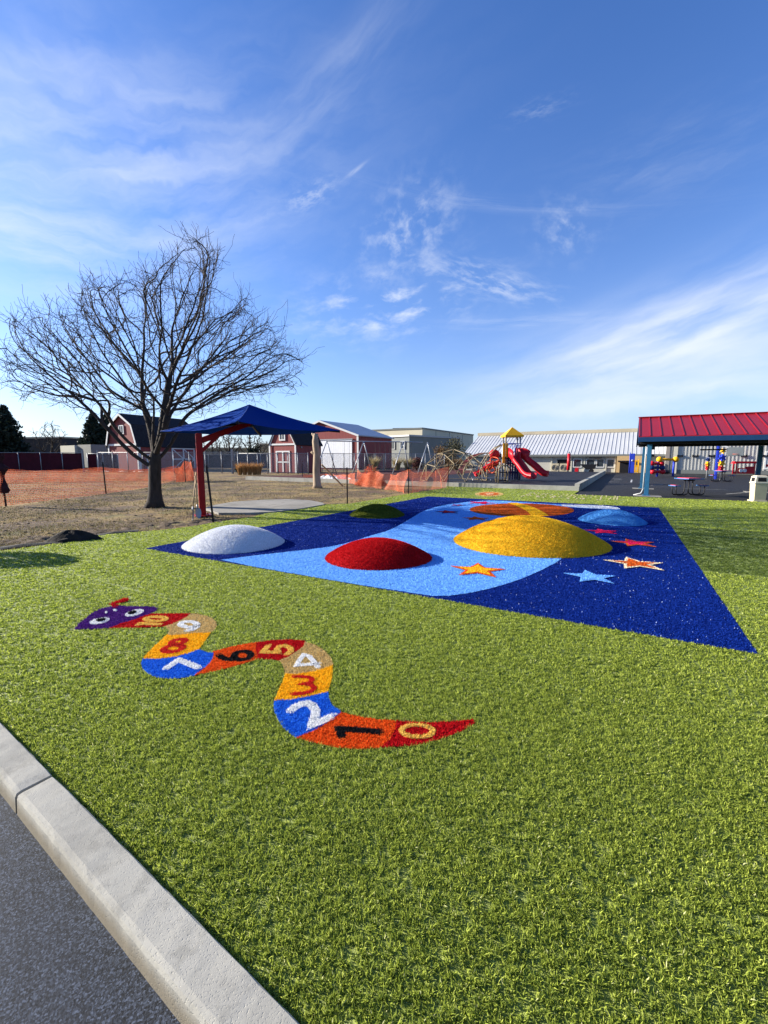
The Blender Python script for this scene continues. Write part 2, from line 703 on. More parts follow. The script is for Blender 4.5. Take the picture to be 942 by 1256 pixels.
cam = bpy.data.cameras.new('camera')
cam.sensor_fit = 'VERTICAL'
cam.sensor_height = 24
cam.lens = 24 * F / 1256
cam.clip_start = .05
cam.clip_end = 3000
co = bpy.data.objects.new('camera', cam)
COL.objects.link(co)
co.location = (0, 0, H)
co.rotation_euler = (PI / 2 - TH, 0, 0)
S.camera = co
S.view_settings.view_transform = 'Standard'
S.view_settings.look = 'None'
S.view_settings.gamma = 1
S.view_settings.exposure = 1.46
S.cycles.max_bounces = 5
S.cycles.diffuse_bounces = 3
S.cycles.transparent_max_bounces = 10
S.cycles.use_denoising = True

# ================================================================= GROUND
def struct(name, poly, z, m, label=None):
    mb = MB()
    mb.add([(p[0], p[1], z) for p in poly], [tuple(range(len(poly)))])
    return tag(mb.build(name, m), label or name.replace('_', ' '), kind='structure')


FAR = 900
gpoly = [K(-FAR, -.60), K(FAR, -.60), K(FAR, -FAR), K(-FAR, -FAR)]
struct('ground', gpoly, -.035, M_dirt, 'dry brown winter grass and bare soil around the play area')
struct('road', [K(-200, -.62), K(200, -.62), K(200, 200), K(-200, 200)], -.052, M_road, 'dark grey asphalt below the concrete kerb')

# kerb stones along the road
JOINT = -2.42
kerb_runs = [(-14.5, -5.47), (-5.46, JOINT - .005), (JOINT + .005, .62), (.63, 3.67), (3.68, 14)]
for i, (s0, s1) in enumerate(kerb_runs):
    bm = bmesh.new()
    n = max(2, int((s1 - s0) / .06))
    prof = [(-.695, -.12), (-.695, .044), (-.689, .05), (-.572, .05), (-.556, .045), (-.549, .03), (-.541, -.12)]
    rings = []
    for k in range(n + 1):
        s = s0 + (s1 - s0) * k / n
        e = 1 if 0 < k < n else 0
        ring = []
        for (nn, z) in prof:
            p = K(s + (0 if e else (.006 if k == 0 else -.006)) * (z > 0), nn + random.uniform(-.0012, .0012) * (z > 0))
            ring.append(bm.verts.new((p[0], p[1], z + random.uniform(-.001, .001) * (z > 0) - (0 if e else .004 * (z > .02)))))
        rings.append(ring)
    for a, b in zip(rings[:-1], rings[1:]):
        for j in range(len(prof) - 1):
            bm.faces.new((a[j], a[j + 1], b[j + 1], b[j]))
    bm.faces.new(rings[0])
    bm.faces.new(list(reversed(rings[-1])))
    bmesh.ops.recalc_face_normals(bm, faces=bm.faces)
    me = bpy.data.meshes.new('kerb')
    bm.to_mesh(me)
    bm.free()
    for p in me.polygons:
        p.use_smooth = False
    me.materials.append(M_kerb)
    o = bpy.data.objects.new('kerb', me)
    COL.objects.link(o)
    tag(o, 'pale concrete kerb stone between asphalt and turf', kind='structure')

# lawn outline
EDGE = [(0, 676), (76, 666), (127, 656), (200, 650), (240, 645), (262, 641), (310, 634), (336, 627.5), (400, 619), (428, 618), (502, 605.5), (550, 598)]
lawn = [K(-9.2, -.70), g(-90, 690)] + px(EDGE) + [UV(-9.0, 22.75), UV(-2.05, 22.75), UV(-2.05, 20.5), UV(16, 20.5), UV(16, 3), K(18, -.70)]
FIELD = px([(178, 673), (930, 803), (808, 623), (525, 609)])
fo = bmesh.new()


# ---------------------------------------------------------------- snake of numbers (traced on the ground plane)
def z1(p): return [(85 + x * .12739, 725 + y * .12739) for x, y in p]
def z2(p): return [(160 + x * .12739, 740 + y * .12739) for x, y in p]
def z3(p): return [(240 + x * .19108, 770 + y * .19108) for x, y in p]
def z4(p): return [(330 + x * .27601, 840 + y * .27601) for x, y in p]


def ell(c, a, b, tilt=0., n=28, t0=0., t1=2 * PI):
    ct, st = math.cos(math.radians(tilt)), math.sin(math.radians(tilt))
    r = []
    for i in range(n):
        t = t0 + (t1 - t0) * i / (n - 1)
        x, y = a * math.cos(t), b * math.sin(t)
        r.append((c[0] + x * ct - y * st, c[1] + x * st + y * ct))
    return r


head = z1([(45, 372), (80, 330), (125, 295), (170, 260), (215, 222), (260, 195), (320, 172), (390, 155), (500, 150), (600, 152), (720, 155), (830, 158), (852, 172), (845, 190), (800, 220), (740, 237), (700, 250), (630, 280), (560, 300), (480, 325), (400, 355), (370, 364), (200, 374)])
c10_9 = [(580, 103), (540, 140), (450, 185), (390, 210), (330, 228)]
s10 = z1([(370, 364), (400, 355), (480, 325), (560, 300), (630, 280), (700, 250), (740, 237), (800, 224)]) + z2([(350, 105)] + c10_9 + [(300, 232), (150, 238), (0, 245)])
c9_8 = [(775, 290), (690, 292), (600, 295), (470, 310), (400, 315), (355, 308)]
s9 = z2([(580, 103), (650, 110), (740, 130), (785, 148), (815, 170), (832, 200), (830, 230), (812, 262)] + c9_8 + [(380, 268), (330, 228), (390, 210), (450, 185), (540, 140)])
c8_7 = [(118, 542), (270, 545), (420, 525), (560, 490), (660, 452)]
s8 = z2([(355, 308), (250, 400), (180, 470), (130, 525)] + c8_7 + [(700, 400), (740, 340), (775, 290)] + [(690, 292), (600, 295), (470, 310), (400, 315)])
c7_6 = [(800, 484), (795, 530), (760, 590), (700, 642), (610, 705)]
s7 = z2(c8_7 + [(740, 480)] + c7_6 + [(520, 724), (400, 734), (270, 727), (215, 708), (165, 680), (120, 635), (102, 590)])
c6_5 = [(390, 98), (386, 150), (398, 185), (392, 210)]
s6 = z2([(800, 484)]) + z3([(110, 158), (200, 135), (300, 112)] + c6_5 + [(280, 245), (150, 278), (70, 295)]) + z2([(610, 705), (700, 642), (760, 590), (795, 530)])
c5_4 = [(705, 96), (690, 125), (660, 150), (600, 190), (535, 215)]
s5 = z3([(390, 98), (490, 85), (600, 80), (690, 86)] + c5_4 + [(480, 210), (430, 204), (392, 210), (398, 185), (386, 150)])
c4_3 = [(882, 244), (820, 268), (760, 285), (640, 304), (574, 300)]
s4 = z3([(705, 96), (760, 112), (820, 145), (855, 180), (876, 215)] + c4_3 + [(566, 260), (552, 232), (535, 215), (600, 190), (660, 150), (690, 125)])
c3_2 = [(503, 474), (600, 470), (720, 448), (850, 417)]
s3 = z3([(882, 244), (880, 300), (870, 350), (857, 390), (850, 417), (720, 448), (600, 470), (503, 474), (515, 450), (530, 410), (555, 360), (574, 300), (640, 304), (760, 285), (820, 268)])
c2_1 = [(120, 240), (200, 208), (270, 165), (325, 125)]
s2 = z3(c3_2) + z4([(266, 60), (275, 85), (290, 102)] + c2_1[::-1] + [(85, 215), (60, 192), (42, 165), (24, 125), (20, 100)])
c1_0 = [(565, 165), (562, 200), (535, 250), (490, 286)]
s1 = z4([(325, 125), (360, 138), (400, 146), (480, 158)] + c1_0 + [(400, 290), (300, 284), (200, 263), (120, 240), (200, 208), (270, 165)])
s0 = z4([(565, 165), (700, 172), (820, 168), (905, 158), (918, 172), (850, 215), (750, 250), (650, 274), (490, 286), (535, 250), (562, 200)])
DIG = {
    '0': [z4(ell((658, 212), 70, 27, 2))],
    '1': [z4([(324, 236), (309, 201), (492, 215)])],
    '2': [z4([(97, 122), (115, 105), (140, 93), (168, 88), (192, 98), (207, 120), (205, 148), (192, 186), (283, 146)])],
    '3': [z3([(632, 322), (690, 322), (735, 328), (748, 345), (735, 362), (676, 370), (740, 374), (762, 395), (740, 418), (690, 430), (622, 434)])],
    '4': [z3([(786, 262), (730, 192), (692, 180), (646, 250), (790, 238)])],
    '5': [z3([(468, 122), (430, 163), (532, 166), (522, 143), (540, 126), (575, 123), (608, 137), (612, 160), (582, 178)])],
    '6': [z3(ell((300, 186), 54, 27, -4)), z3([(246, 188), (232, 211), (200, 210), (165, 198), (150, 184)])],
    '7': [z2([(345, 640), (465, 555), (655, 632)])],
    '8': [z2(ell((460, 382), 66, 22, -10)), z2(ell((412, 446), 92, 31, -8))],
    '9': [z2(ell((562, 213), 80, 27, 3)), z2([(640, 208), (640, 235), (605, 260), (545, 275)])],
    '10': [z2([(75, 218), (100, 203), (280, 213)]), z2(ell((245, 160), 95, 21, 0))],
}
DW = {'0': .034, '1': .05, '2': .062, '3': .04, '4': .042, '5': .05, '6': .055, '7': .06, '8': .06, '9': .06, '10': .06}
SEG = [('0', s0, 'red', 'lime', 'red tail tip', 'yellow 0'), ('1', s1, 'orange', 'black', 'orange', 'black 1'), ('2', s2, 'blue', 'white', 'blue', 'white 2'),
       ('3', s3, 'gold', 'scarlet', 'yellow', 'red 3'), ('4', s4, 'tan', 'white', 'tan', 'white 4'), ('5', s5, 'red', 'lime', 'red', 'yellow 5'),
       ('6', s6, 'orange', 'black', 'orange', 'black 6'), ('7', s7, 'blue', 'white', 'blue', 'white 7'), ('8', s8, 'gold', 'scarlet', 'yellow', 'red 8'),
       ('9', s9, 'tan', 'white', 'tan', 'white 9'), ('10', s10, 'red', 'lime', 'red', 'yellow 10')]


def fill(poly, dens):
    """random points in a polygon"""
    P = np.array(poly)
    lo, hi = P.min(0), P.max(0)
    n = int((hi - lo).prod() * dens)
    Q = lo + rng.uniform(0, 1, (n, 2)) * (hi - lo)
    return Q[inpoly(Q, poly)]


def dens_at(d, base=8000, near=3.2):
    return base * np.minimum(1, (near / d) ** 1.9)


SZ = .006
snake_polys = []
snake = empty('number_snake', (*g(330, 815), SZ), 0, 'winding turf snake with a purple head and numbered segments 0 to 10', 'turf snake')
SO = np.array([*g(330, 815), SZ])


def ribbon(pl, wd, z):
    """flat stroke with mitred joints along a polyline"""
    P = np.array(pl)
    n = len(P)
    closed = np.hypot(*(P[0] - P[-1])) < 1e-6
    L, R = [], []
    for i in range(n):
        if closed:
            a, b = P[i - 1] if i else P[-2], P[(i + 1) % n] if i < n - 1 else P[1]
        else:
            a, b = P[max(i - 1, 0)], P[min(i + 1, n - 1)]
        d1 = P[i] - a if np.hypot(*(P[i] - a)) > 1e-9 else b - P[i]
        d2 = b - P[i] if np.hypot(*(b - P[i])) > 1e-9 else d1
        d1, d2 = d1 / np.hypot(*d1), d2 / np.hypot(*d2)
        n1 = np.array([-d1[1], d1[0]])
        m = d1 + d2
        m = np.array([-m[1], m[0]])
        m = m / (np.hypot(*m) + 1e-9)
        k = wd / 2 / max(.5, abs(m @ n1))
        L.append(P[i] + m * k)
        R.append(P[i] - m * k)
    V = np.c_[np.concatenate([L, R]), np.full(2 * n, z)]
    fl = np.array([(i, i + 1, n + i + 1, n + i) for i in range(n - 1)]).ravel()
    return (V, fl, np.full(n - 1, 4), .5, 0, False)


def shift(part, o):
    return (part[0] - o,) + part[1:]


def inlay(name, poly, yarn_name, parent, root_off, z, dens, h, w, cut=None, label=None, tonef=None, spread=.5):
    """a piece of coloured turf: backing sheet plus its blades, as one mesh"""
    Q = fill(poly, dens)
    if cut is not None and len(Q):
        Q = Q[~cut(Q)]
    bl = blades(Q, h, w, spread=spread, lean=(.0, .0))
    bl[0][:, 2] += z
    o = np_mesh(name, [shift(sheet(poly, z, .3), root_off), shift(bl, root_off)], [Y_[yarn_name]], parent)
    if label:
        o['label'] = label
    return o


def dense(poly, base=36000):
    c = np.array(poly).mean(0)
    d = math.hypot(c[0], c[1])
    return base * min(1, (3.0 / d) ** 1.6), .0034 * max(1, (d / 3.0) ** .8)


for num, pp, col, dcol, ln, dl in SEG:
    poly = px(pp)
    snake_polys.append(poly)
    strokes = [px(s) for s in DIG[num]]
    wd = DW[num]
    dn, bw = dense(poly)

    def cut(Q, strokes=strokes, wd=wd):
        r = np.zeros(len(Q), bool)
        for s in strokes:
            r |= polydist(Q, s) < wd / 2
        return r
    seg = inlay('snake_segment', poly, col, snake, SO, SZ, dn, .011, bw, cut, label=ln + ' segment carrying a ' + dl)
    Q = fill(poly, dn * 1.1)
    Q = Q[cut(Q)]
    bl = blades(Q, .011, bw, spread=.5)
    bl[0][:, 2] += SZ + .003
    np_mesh('digit' if len(num) == 1 else 'number', [shift(ribbon(s, wd, SZ + .003), SO) for s in strokes] + [shift(bl, SO)], [Y_[dcol]], seg)['label'] = dl

hp = px(head)
snake_polys.append(hp)
eyes = [z1(ell((292, 298), 98, 27, -11)), z1(ell((628, 220), 94, 27, -14))]
pupils = [z1(ell((304, 291), 45, 15, -8)), z1(ell((606, 220), 42, 15, -12))]
nos = [z1(ell((356, 216), 13, 8, 0)), z1(ell((440, 196), 19, 8, 10))]
tongue = z1([(418, 170), (470, 170), (440, 158), (492, 150), (470, 138), (448, 132), (500, 118), (560, 104), (578, 84), (556, 76), (520, 80), (440, 112), (392, 128), (386, 138), (405, 142), (412, 150)])
dn, bw = dense(hp)
ep = [px(e) for e in eyes + nos]


def cut(Q):
    r = np.zeros(len(Q), bool)
    for e in ep:
        r |= inpoly(Q, e)
    return r


hd = inlay('snake_head', hp, 'purple', snake, SO, SZ, dn, .013, bw, cut, label='purple head with two white eyes')
for e, p in zip(eyes, pupils):
    E_, P_ = px(e), px(p)
    eo = inlay('eye', E_[:-1], 'white', snake, SO, SZ + .003, dn * 1.3, .012, bw, lambda Q: inpoly(Q, P_))
    inlay('pupil', P_[:-1], 'black', eo, SO, SZ + .006, dn * 2, .016, bw)
for e in nos:
    inlay('nostril', px(e)[:-1], 'white', snake, SO, SZ + .003, dn * 2, .014, bw)
tp = px(tongue)
snake_polys.append(tp)
inlay('tongue', tp, 'red', snake, SO, SZ, dn, .02, bw, label='red forked tongue')

# ---------------------------------------------------------------- blue play mat with stars
FO = np.array([*g(560, 680), .004])
playmat = empty('play_mat', tuple(FO), 0, 'large navy and sky blue turf mat inlaid with stars and a planet', 'play mat')


def zz(o, k, p): return [(o[0] + x * k, o[1] + y * k) for x, y in p]


swirl_px = [(265, 688), (286, 685.5), (312, 682), (348, 678), (380, 674.5), (410, 670.5), (432, 665), (451, 658.6), (464, 655), (476, 651.5), (491, 644), (506, 635), (519, 627), (538, 621), (556, 618), (583, 615), (607, 614), (653, 617.3), (690, 619.2), (735, 620.2), (757, 622.5), (762, 624.8), (752, 625.8), (733, 624.4), (688, 621.6), (670, 625), (652, 633), (665, 641), (690, 655), (703, 672), (690, 686.5), (653, 705.6), (613, 720), (560, 731.5), (521, 731.8)]
sw = px(swirl_px)
# keep the swirl's near edge on the mat's edge
e0, e1 = np.array(FIELD[0]), np.array(FIELD[1])
ed = (e1 - e0) / np.hypot(*(e1 - e0))
for i in (0, len(sw) - 1):
    q_ = np.array(sw[i]) - e0
    sw[i] = tuple(e0 + ed * (q_ @ ed) + np.array([-ed[1], ed[0]]) * .01)
mid = smooth_poly(sw, 1)
tail_white = px([(688, 619.3), (735, 620.4), (757, 622.6), (761, 624.6), (752, 625.4), (733, 624.2), (690, 621.4)])
planet = px(ell((640, 626.0), 64, 8.2, .6, 48)[:-1])
band = px([(622, 617.2), (634, 617.0), (648, 620.5), (660, 625), (668, 629.5), (673, 633.2), (652, 634.2), (648, 629), (641, 624.5), (632, 620.5)])
stars = []


def star_from(tips, col, core, cl, name='star', inner=.42):
    P = np.array(px(tips))
    c = P.mean(0)
    d = P - c
    r = np.hypot(d[:, 0], d[:, 1]).mean()
    a = np.unwrap(np.sort(np.arctan2(d[:, 1], d[:, 0])))
    a0 = np.mean(a - np.arange(5) * 2 * PI / 5)
    return star_at(c, r, a0, col, core, cl, inner)


def star_at(c, r, a0, col, core, cl, inner=.42):
    def ring(R, k):
        return [(c[0] + (R if i % 2 == 0 else R * k) * math.cos(a0 + i * PI / 5), c[1] + (R if i % 2 == 0 else R * k) * math.sin(a0 + i * PI / 5)) for i in range(10)]
    stars.append((ring(r, inner), ring(r * .74, inner), ring(r * .3, .5), col, core, cl))


star_from([(552, 695.5), (585.7, 691.8), (621, 699.7), (609.6, 709.8), (562.8, 706.6)], 'orange', 'gold', 'yellow star with an orange outline')
star_from([(690, 704.8), (718, 701.0), (758, 707.6), (751.6, 717.2), (709.5, 714.6)], 'sky', 'sky', 'sky blue star')
star_from([(741.3, 688), (766.8, 684), (812, 691.3), (814.5, 701.6), (766, 699)], 'cream', 'planet', 'rust star with a cream outline')
star_from([(746, 664.7), (769, 661.8), (801.8, 666.3), (806.5, 672), (768, 671)], 'planet', 'pink', 'pink star with an orange outline')
star_from([(718, 651), (735.7, 649.0), (753, 652.0), (757, 656), (731, 655.4)], 'pink', 'pink', 'pink star')
star_at(g(549, 628.6), .42, .4, 'navy', 'scarlet', 'small red star with a navy outline')
star_at(g(590, 617.2), .55, 1.0, 'pink', 'pink', 'small pink star beside the planet')
star_at(g(584, 636.6), .40, .2, 'planet', 'orange', 'small orange star half behind the yellow mound')
star_at(g(561, 620.3), .34, .9, 'domeblue', 'pink', 'faint star near the far edge of the mat')

DOMES = []


def dome_spec(x, yb, half, ytop, **k):
    near = g(x, yb)[1]
    r = half / F
    R = r * near / (1 - r)
    D = near + R
    h = H - (ytop - HOR) / F * (D + R * .12)
    c = ((x - CX) / F * D, D)
    DOMES.append(dict(c=c, R=R, h=h, **k))


dome_spec(285, 680.5, 59, 645, name='white', y='domewhite', label='white turf mound on the near left corner of the navy mat')
dome_spec(463, 701, 65, 661.5, name='red', y='red', label='red turf mound on the sky blue swirl')
dome_spec(650, 686.5, 90, 633, name='yellow', y='yellow', label='big yellow turf mound in the middle of the mat')
dome_spec(463, 636.5, 35, 618.5, name='green', y='domegreen', label='dark green turf mound at the far left edge of the mat')
dome_spec(753.5, 645.5, 38, 625, name='blue', y='domeblue', label='light blue turf mound near the far right corner of the mat')

# blades of the whole mat, sorted by the topmost piece that holds them
A = np.array(FIELD)
lo, hi = A.min(0), A.max(0)
N = 1700000
Q = lo + rng.uniform(0, 1, (N, 2)) * (hi - lo)
dd = np.hypot(Q[:, 0], Q[:, 1])
Q = Q[rng.uniform(0, 1, N) < np.minimum(1, (4.0 / dd) ** 1.6)]
Q = Q[inpoly(Q, FIELD)]
for D_ in DOMES:
    Q = Q[np.hypot(Q[:, 0] - D_['c'][0], Q[:, 1] - D_['c'][1]) > D_['R'] * .93]
own = np.zeros(len(Q), int)
own[inpoly(Q, mid)] = 1
own[inpoly(Q, tail_white)] = 2
own[inpoly(Q, planet)] = 3
own[inpoly(Q, band)] = 4
for i, s in enumerate(stars):
    own[inpoly(Q, s[0])] = 10 + i * 2
    own[inpoly(Q, s[1])] = 11 + i * 2


def mat_piece(name, poly, yn, k, z, parent, h=.012, label=None):
    P = Q[own == k]
    d = np.hypot(P[:, 0], P[:, 1])
    bl = blades(P, h, .0055 * np.maximum(1, (d / 4.0) ** .8), spread=.5)
    bl[0][:, 2] += z
    o = np_mesh(name, [shift(sheet(poly, z, .35), FO), shift(bl, FO)], [Y_[yn]], parent)
    if label:
        o['label'] = label
    return o


mat_piece('navy_turf', FIELD, 'navy', 0, .004, playmat, label='navy blue base of the mat')
swo = mat_piece('swirl', mid, 'sky', 1, .008, playmat, label='sky blue swirl across the mat')
mat_piece('swirl_tip', tail_white, 'domewhite', 2, .012, swo, label='white tip of the sky blue swirl')
po = mat_piece('planet', planet, 'planet', 3, .012, playmat, label='orange planet disc')
mat_piece('planet_band', band, 'gold', 4, .016, po, label='yellow band across the orange planet')
for i, (a, b, c, col, core, lab) in enumerate(stars):
    so_ = mat_piece('star', a, col, 10 + 2 * i, .018, playmat, label=lab)
    mat_piece('star_core', b, core, 11 + 2 * i, .021, so_)

# ---------------------------------------------------------------- turf mounds
for D_ in DOMES:
    R, h = D_['R'], D_['h']
    nu, nv = 72, 18

    def prof(r):
        return h * (1 - r ** 2) ** .97 * (1 - .08 * r ** 2 * (1 - r)) if r < 1 else 0.
    vs = []
    ph = [random.uniform(0, 6.3) for _ in range(3)]

    def wav(a, r):
        return 1 + .03 * r * (math.sin(2 * a + ph[0]) + .6 * math.sin(3 * a + ph[1]))
    for j in range(nv + 1):
        r = j / nv
        for i in range(nu):
            a = 2 * PI * i / nu
            vs.append((R * r * wav(a, r) * math.cos(a), R * r * wav(a, r) * math.sin(a), max(prof(r), 0) - .004 * (r >= 1)))
    V = np.array(vs)
    fl = np.array([(j * nu + i, (j + 1) * nu + i, (j + 1) * nu + (i + 1) % nu, j * nu + (i + 1) % nu) for j in range(nv) for i in range(nu)])
    base = (V, fl.ravel(), np.full(len(fl), 4), .4, 0, True)
    dist = math.hypot(*D_['c'])
    n = int(PI * R * R * 20000 * (5.5 / dist) ** 1.4)
    rr, aa = np.sqrt(rng.uniform(0, 1, n)), rng.uniform(0, 2 * PI, n)
    Pz = np.array([prof(x) for x in rr])
    sl = np.array([(prof(min(x + .01, 1)) - prof(max(x - .01, 0))) / (.02 * R) for x in rr])
    wv = 1 + .03 * rr * (np.sin(2 * aa + ph[0]) + .6 * np.sin(3 * aa + ph[1]))
    P = np.c_[R * rr * wv * np.cos(aa), R * rr * wv * np.sin(aa), Pz]
    nr = np.c_[-sl * np.cos(aa), -sl * np.sin(aa), np.ones(n)]
    nr /= np.linalg.norm(nr, axis=1)[:, None]
    bl = blades(P, .016, .0055 * max(1, (dist / 6) ** .7), nrm=nr, spread=.5)
    o = np_mesh('turf_mound', [base, bl], [Y_[D_['y']]], None, (D_['c'][0], D_['c'][1], .008))
    tag(o, D_['label'], 'turf mound', 'turf mounds on the play mat')

# ---------------------------------------------------------------- lawn
np_mesh('lawn', [sheet(lawn, 0., .5)], [M_turfbase])
tag(bpy.data.objects['lawn'], 'bright green artificial turf', kind='structure')

sun_inlay = px(ell((600, 606.2), 17.5, 2.9, 0, 30)[:-1])
grid_px = None
N = 2600000
rad = np.sqrt(rng.uniform(0, 1, N))      # polar samples, density falling with distance
# sample distance with pdf ~ d * dens(d)
ds = np.linspace(.5, 27, 800)
pd = ds * 38000 * np.minimum(1, (2.5 / ds) ** 2.05)
cdf = np.cumsum(pd)
total = np.trapz(pd, ds) * math.radians(104)
cdf /= cdf[-1]
PER = 4                                   # blades per tuft
N = int(total / PER)
d = np.interp(rng.uniform(0, 1, N), cdf, ds)
a = rng.uniform(math.radians(38), math.radians(142), N)
C_ = np.c_[d * np.cos(a), d * np.sin(a)]
hsh, hs2, hs3 = rng.uniform(0, 1, N), rng.uniform(0, 1, N), rng.uniform(0, 1, N)
d, hsh, hs2, hs3 = (np.repeat(x, PER) for x in (d, hsh, hs2, hs3))
sc_ = .0038 * np.maximum(1, (d / 2.5) ** .95)
P = np.repeat(C_, PER, 0)
off_ = rng.normal(0, 1, P.shape)
P = P + off_ * sc_[:, None]
keep = inpoly(P, lawn) & ~inpoly(P, FIELD)
for sp_ in snake_polys:
    keep &= ~inpoly(P, sp_)
keep &= ~inpoly(P, sun_inlay)
vs_ = P[:, 0] * VV[0] + P[:, 1] * VV[1]
us_ = P[:, 0] * UU[0] + P[:, 1] * UU[1]
for sv_, um_ in ((2.83, -4.5), (7.4, 90), (12.0, 90)):          # seams where the turf rolls meet
    keep &= ~((np.abs(vs_ - sv_ - .006 * np.sin(us_ * 9)) < .017) & (us_ < um_) & (rng.uniform(0, 1, len(P)) < .8))
P, d, hsh, hs2, hs3, off_ = P[keep], d[keep], hsh[keep], hs2[keep], hs3[keep], off_[keep]
vv = P[:, 0] * VV[0] + P[:, 1] * VV[1]
uu = P[:, 0] * UU[0] + P[:, 1] * UU[1]
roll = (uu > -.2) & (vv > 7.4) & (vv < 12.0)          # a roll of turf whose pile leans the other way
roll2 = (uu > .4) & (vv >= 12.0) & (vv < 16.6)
tone = np.clip(.0 + .50 * rng.uniform(0, 1, len(P)) + .42 * hs3, 0, .94)
sp = rng.uniform(0, 1, len(P))
tone[sp > .985] = .98
hh = .0165 * (.55 + .8 * hs2)
lx = np.where(roll, .75, np.where(roll2, .1, -.12)) + (hsh - .5) * .5 + off_[:, 0] * .35
ly = np.where(roll, .35, np.where(roll2, .15, -.05)) + (hs3 - .5) * .5 + off_[:, 1] * .35
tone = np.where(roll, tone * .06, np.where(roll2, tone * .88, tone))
wd = .0035 * np.maximum(1, (d / 2.5) ** .95)
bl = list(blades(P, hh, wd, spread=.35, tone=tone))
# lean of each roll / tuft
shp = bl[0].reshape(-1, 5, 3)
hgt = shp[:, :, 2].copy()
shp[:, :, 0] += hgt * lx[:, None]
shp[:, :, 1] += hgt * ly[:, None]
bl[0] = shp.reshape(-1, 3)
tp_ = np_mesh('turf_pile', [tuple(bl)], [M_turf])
tag(tp_, 'green blades of the artificial turf', kind='stuff')
# ================================================================= paints for built things
P_red = mat('post_red', (.25, .004, .007), .4, .1, 3)
P_roofred = mat('roof_red', (.25, .010, .015), .35, .08, .6)
P_steelblue = mat('steel_blue', (.025, .115, .22), .45, .12, 4)
P_bluedark = mat('fascia_blue', (.010, .04, .11), .5, .1, 3)
P_black = mat('black_steel', (.012, .012, .014), .45, .2, 8)
P_wood = mat('handle_wood', (.34, .22, .11), .6, .2, 20)
P_metal = mat('grey_metal', (.33, .34, .35), .4, .12, 8, metal=.5)
P_galv = mat('galvanised', (.27, .275, .28), .45, .12, 6, metal=.4)
P_white = mat('white_paint', (.60, .60, .57), .5, .06, 3)
P_cream = mat('cream_plastic', (.46, .40, .27), .5, .07, 4, fine=.15)
P_creamtop = mat('cream_plastic_lid', (.54, .49, .38), .45, .06, 4)
P_dark = mat('dark_opening', (.012, .012, .014), .8, .2, 5)
P_glass = mat('window_glass', (.03, .04, .05), .12, .3, 1.5, spec=.8)
P_barnred = mat('barn_red', (.21, .05, .046), .7, .14, 1.2, stretch=(3, 3, .4))
P_barnred2 = mat('barn_maroon', (.20, .03, .035), .7, .16, 1.2, stretch=(3, 3, .4))
P_roofblack = mat('roof_shingle', (.022, .022, .026), .9, .35, 5, fine=.4)
P_roofsilver = mat('roof_silver', (.30, .34, .40), .5, .1, .5, metal=.15)
P_tan = mat('tan_wall', (.42, .36, .25), .8, .1, .4)
P_tan2 = mat('tilt_wall', (.52, .47, .34), .85, .09, .12)
P_pale = mat('pale_wall', (.50, .48, .38), .8, .08, .2)
P_sidwhite = mat('white_siding', (.50, .49, .44), .55, .06, .5)
P_greymetal = mat('grey_siding', (.15, .16, .15), .6, .1, .3)
P_screen = mat('maroon_screen', (.055, .008, .014), .85, .25, 1.5)
P_bark = mat('bark', (.042, .034, .028), .95, .4, 9, bump=.8, bscale=30, stretch=(1, 1, .25))
P_twig = mat('twig_bark', (.045, .036, .03), .9, .3, 14)
P_stump = mat('bare_wood', (.30, .23, .16), .85, .3, 6, bump=.6, bscale=18, stretch=(1, 1, .2))
P_soil = mat('black_soil', (.018, .015, .013), .95, .5, 6, bump=1., bscale=14)
P_felt = mat('grey_felt', (.06, .058, .05), .9, .3, 5, bump=.5)
P_yellow = mat('yellow_plastic', (.72, .36, .012), .4, .06, 4)
P_sred = mat('slide_red', (.46, .009, .018), .4, .07, 3, spec=.25)
P_blue = mat('blue_paint', (.025, .05, .42), .4, .1, 4)
P_tube = mat('tan_tube', (.24, .19, .11), .45, .12, 6)
P_maroon = mat('maroon_tube', (.10, .012, .016), .5, .2, 6)
P_orange = mat('orange_plastic', (.52, .07, .02), .45, .12, 8)
P_mulch = mat('red_mulch', (.075, .025, .022), .95, .4, 9, bump=.8, bscale=30)
P_lattice = mat('navy_panel', (.02, .03, .09), .5, .2, 5)

# ---------------------------------------------------------------- inlays in the lawn beyond the mat
ro = empty('sun_emblem', (*g(600, 606.2), .004), 0, 'faint orange round emblem sewn into the lawn beyond the mat', 'turf emblem')
RO = np.array([*g(600, 606.2), .004])
inlay('disc', sun_inlay, 'tan', ro, RO, .004, 900, .02, .02)
inlay('petal_ring', px(ell((600, 606.2), 12.5, 2.0, 0, 22)[:-1]), 'planet', ro, RO, .009, 900, .02, .02)
inlay('centre', px(ell((600, 606.2), 5.5, .9, 0, 16)[:-1]), 'cream', ro, RO, .013, 900, .02, .02)
wg = empty('line_game', (*UV(-2.2, 18.9), .012), UA, 'white dotted game grid on the lawn beside the court', 'game grid')
mb = MB()
for i in range(5):
    for j in range(26):
        if random.random() < .4:
            mb.box((-1.6 + j * .14 + random.uniform(-.03, .03), -.7 + i * .5 + random.uniform(-.05, .05), .008), (.05, .08, .022))
for j in range(7):
    for i in range(14):
        if random.random() < .35:
            mb.box((-1.6 + j * .58, -.7 + i * .15, .008), (.045, .06, .022))
tag(mb.build('white_tufts', Y_['cream'], wg), kind='stuff')

# ---------------------------------------------------------------- paved slab under the shade
slab_px = [(250, 623), (262, 619.5), (286, 615.3), (318, 613.2), (352, 612.2), (380, 613.5), (396, 616.5), (398, 618.5), (372, 623), (340, 627.3), (305, 628.8), (268, 629.0)]
sp = px(slab_px, .03)
mb = MB()
mb.prism(sp, -.06, .03)
tag(mb.build('slab', M_slab), 'grey concrete slab beside the shade umbrella', kind='structure')

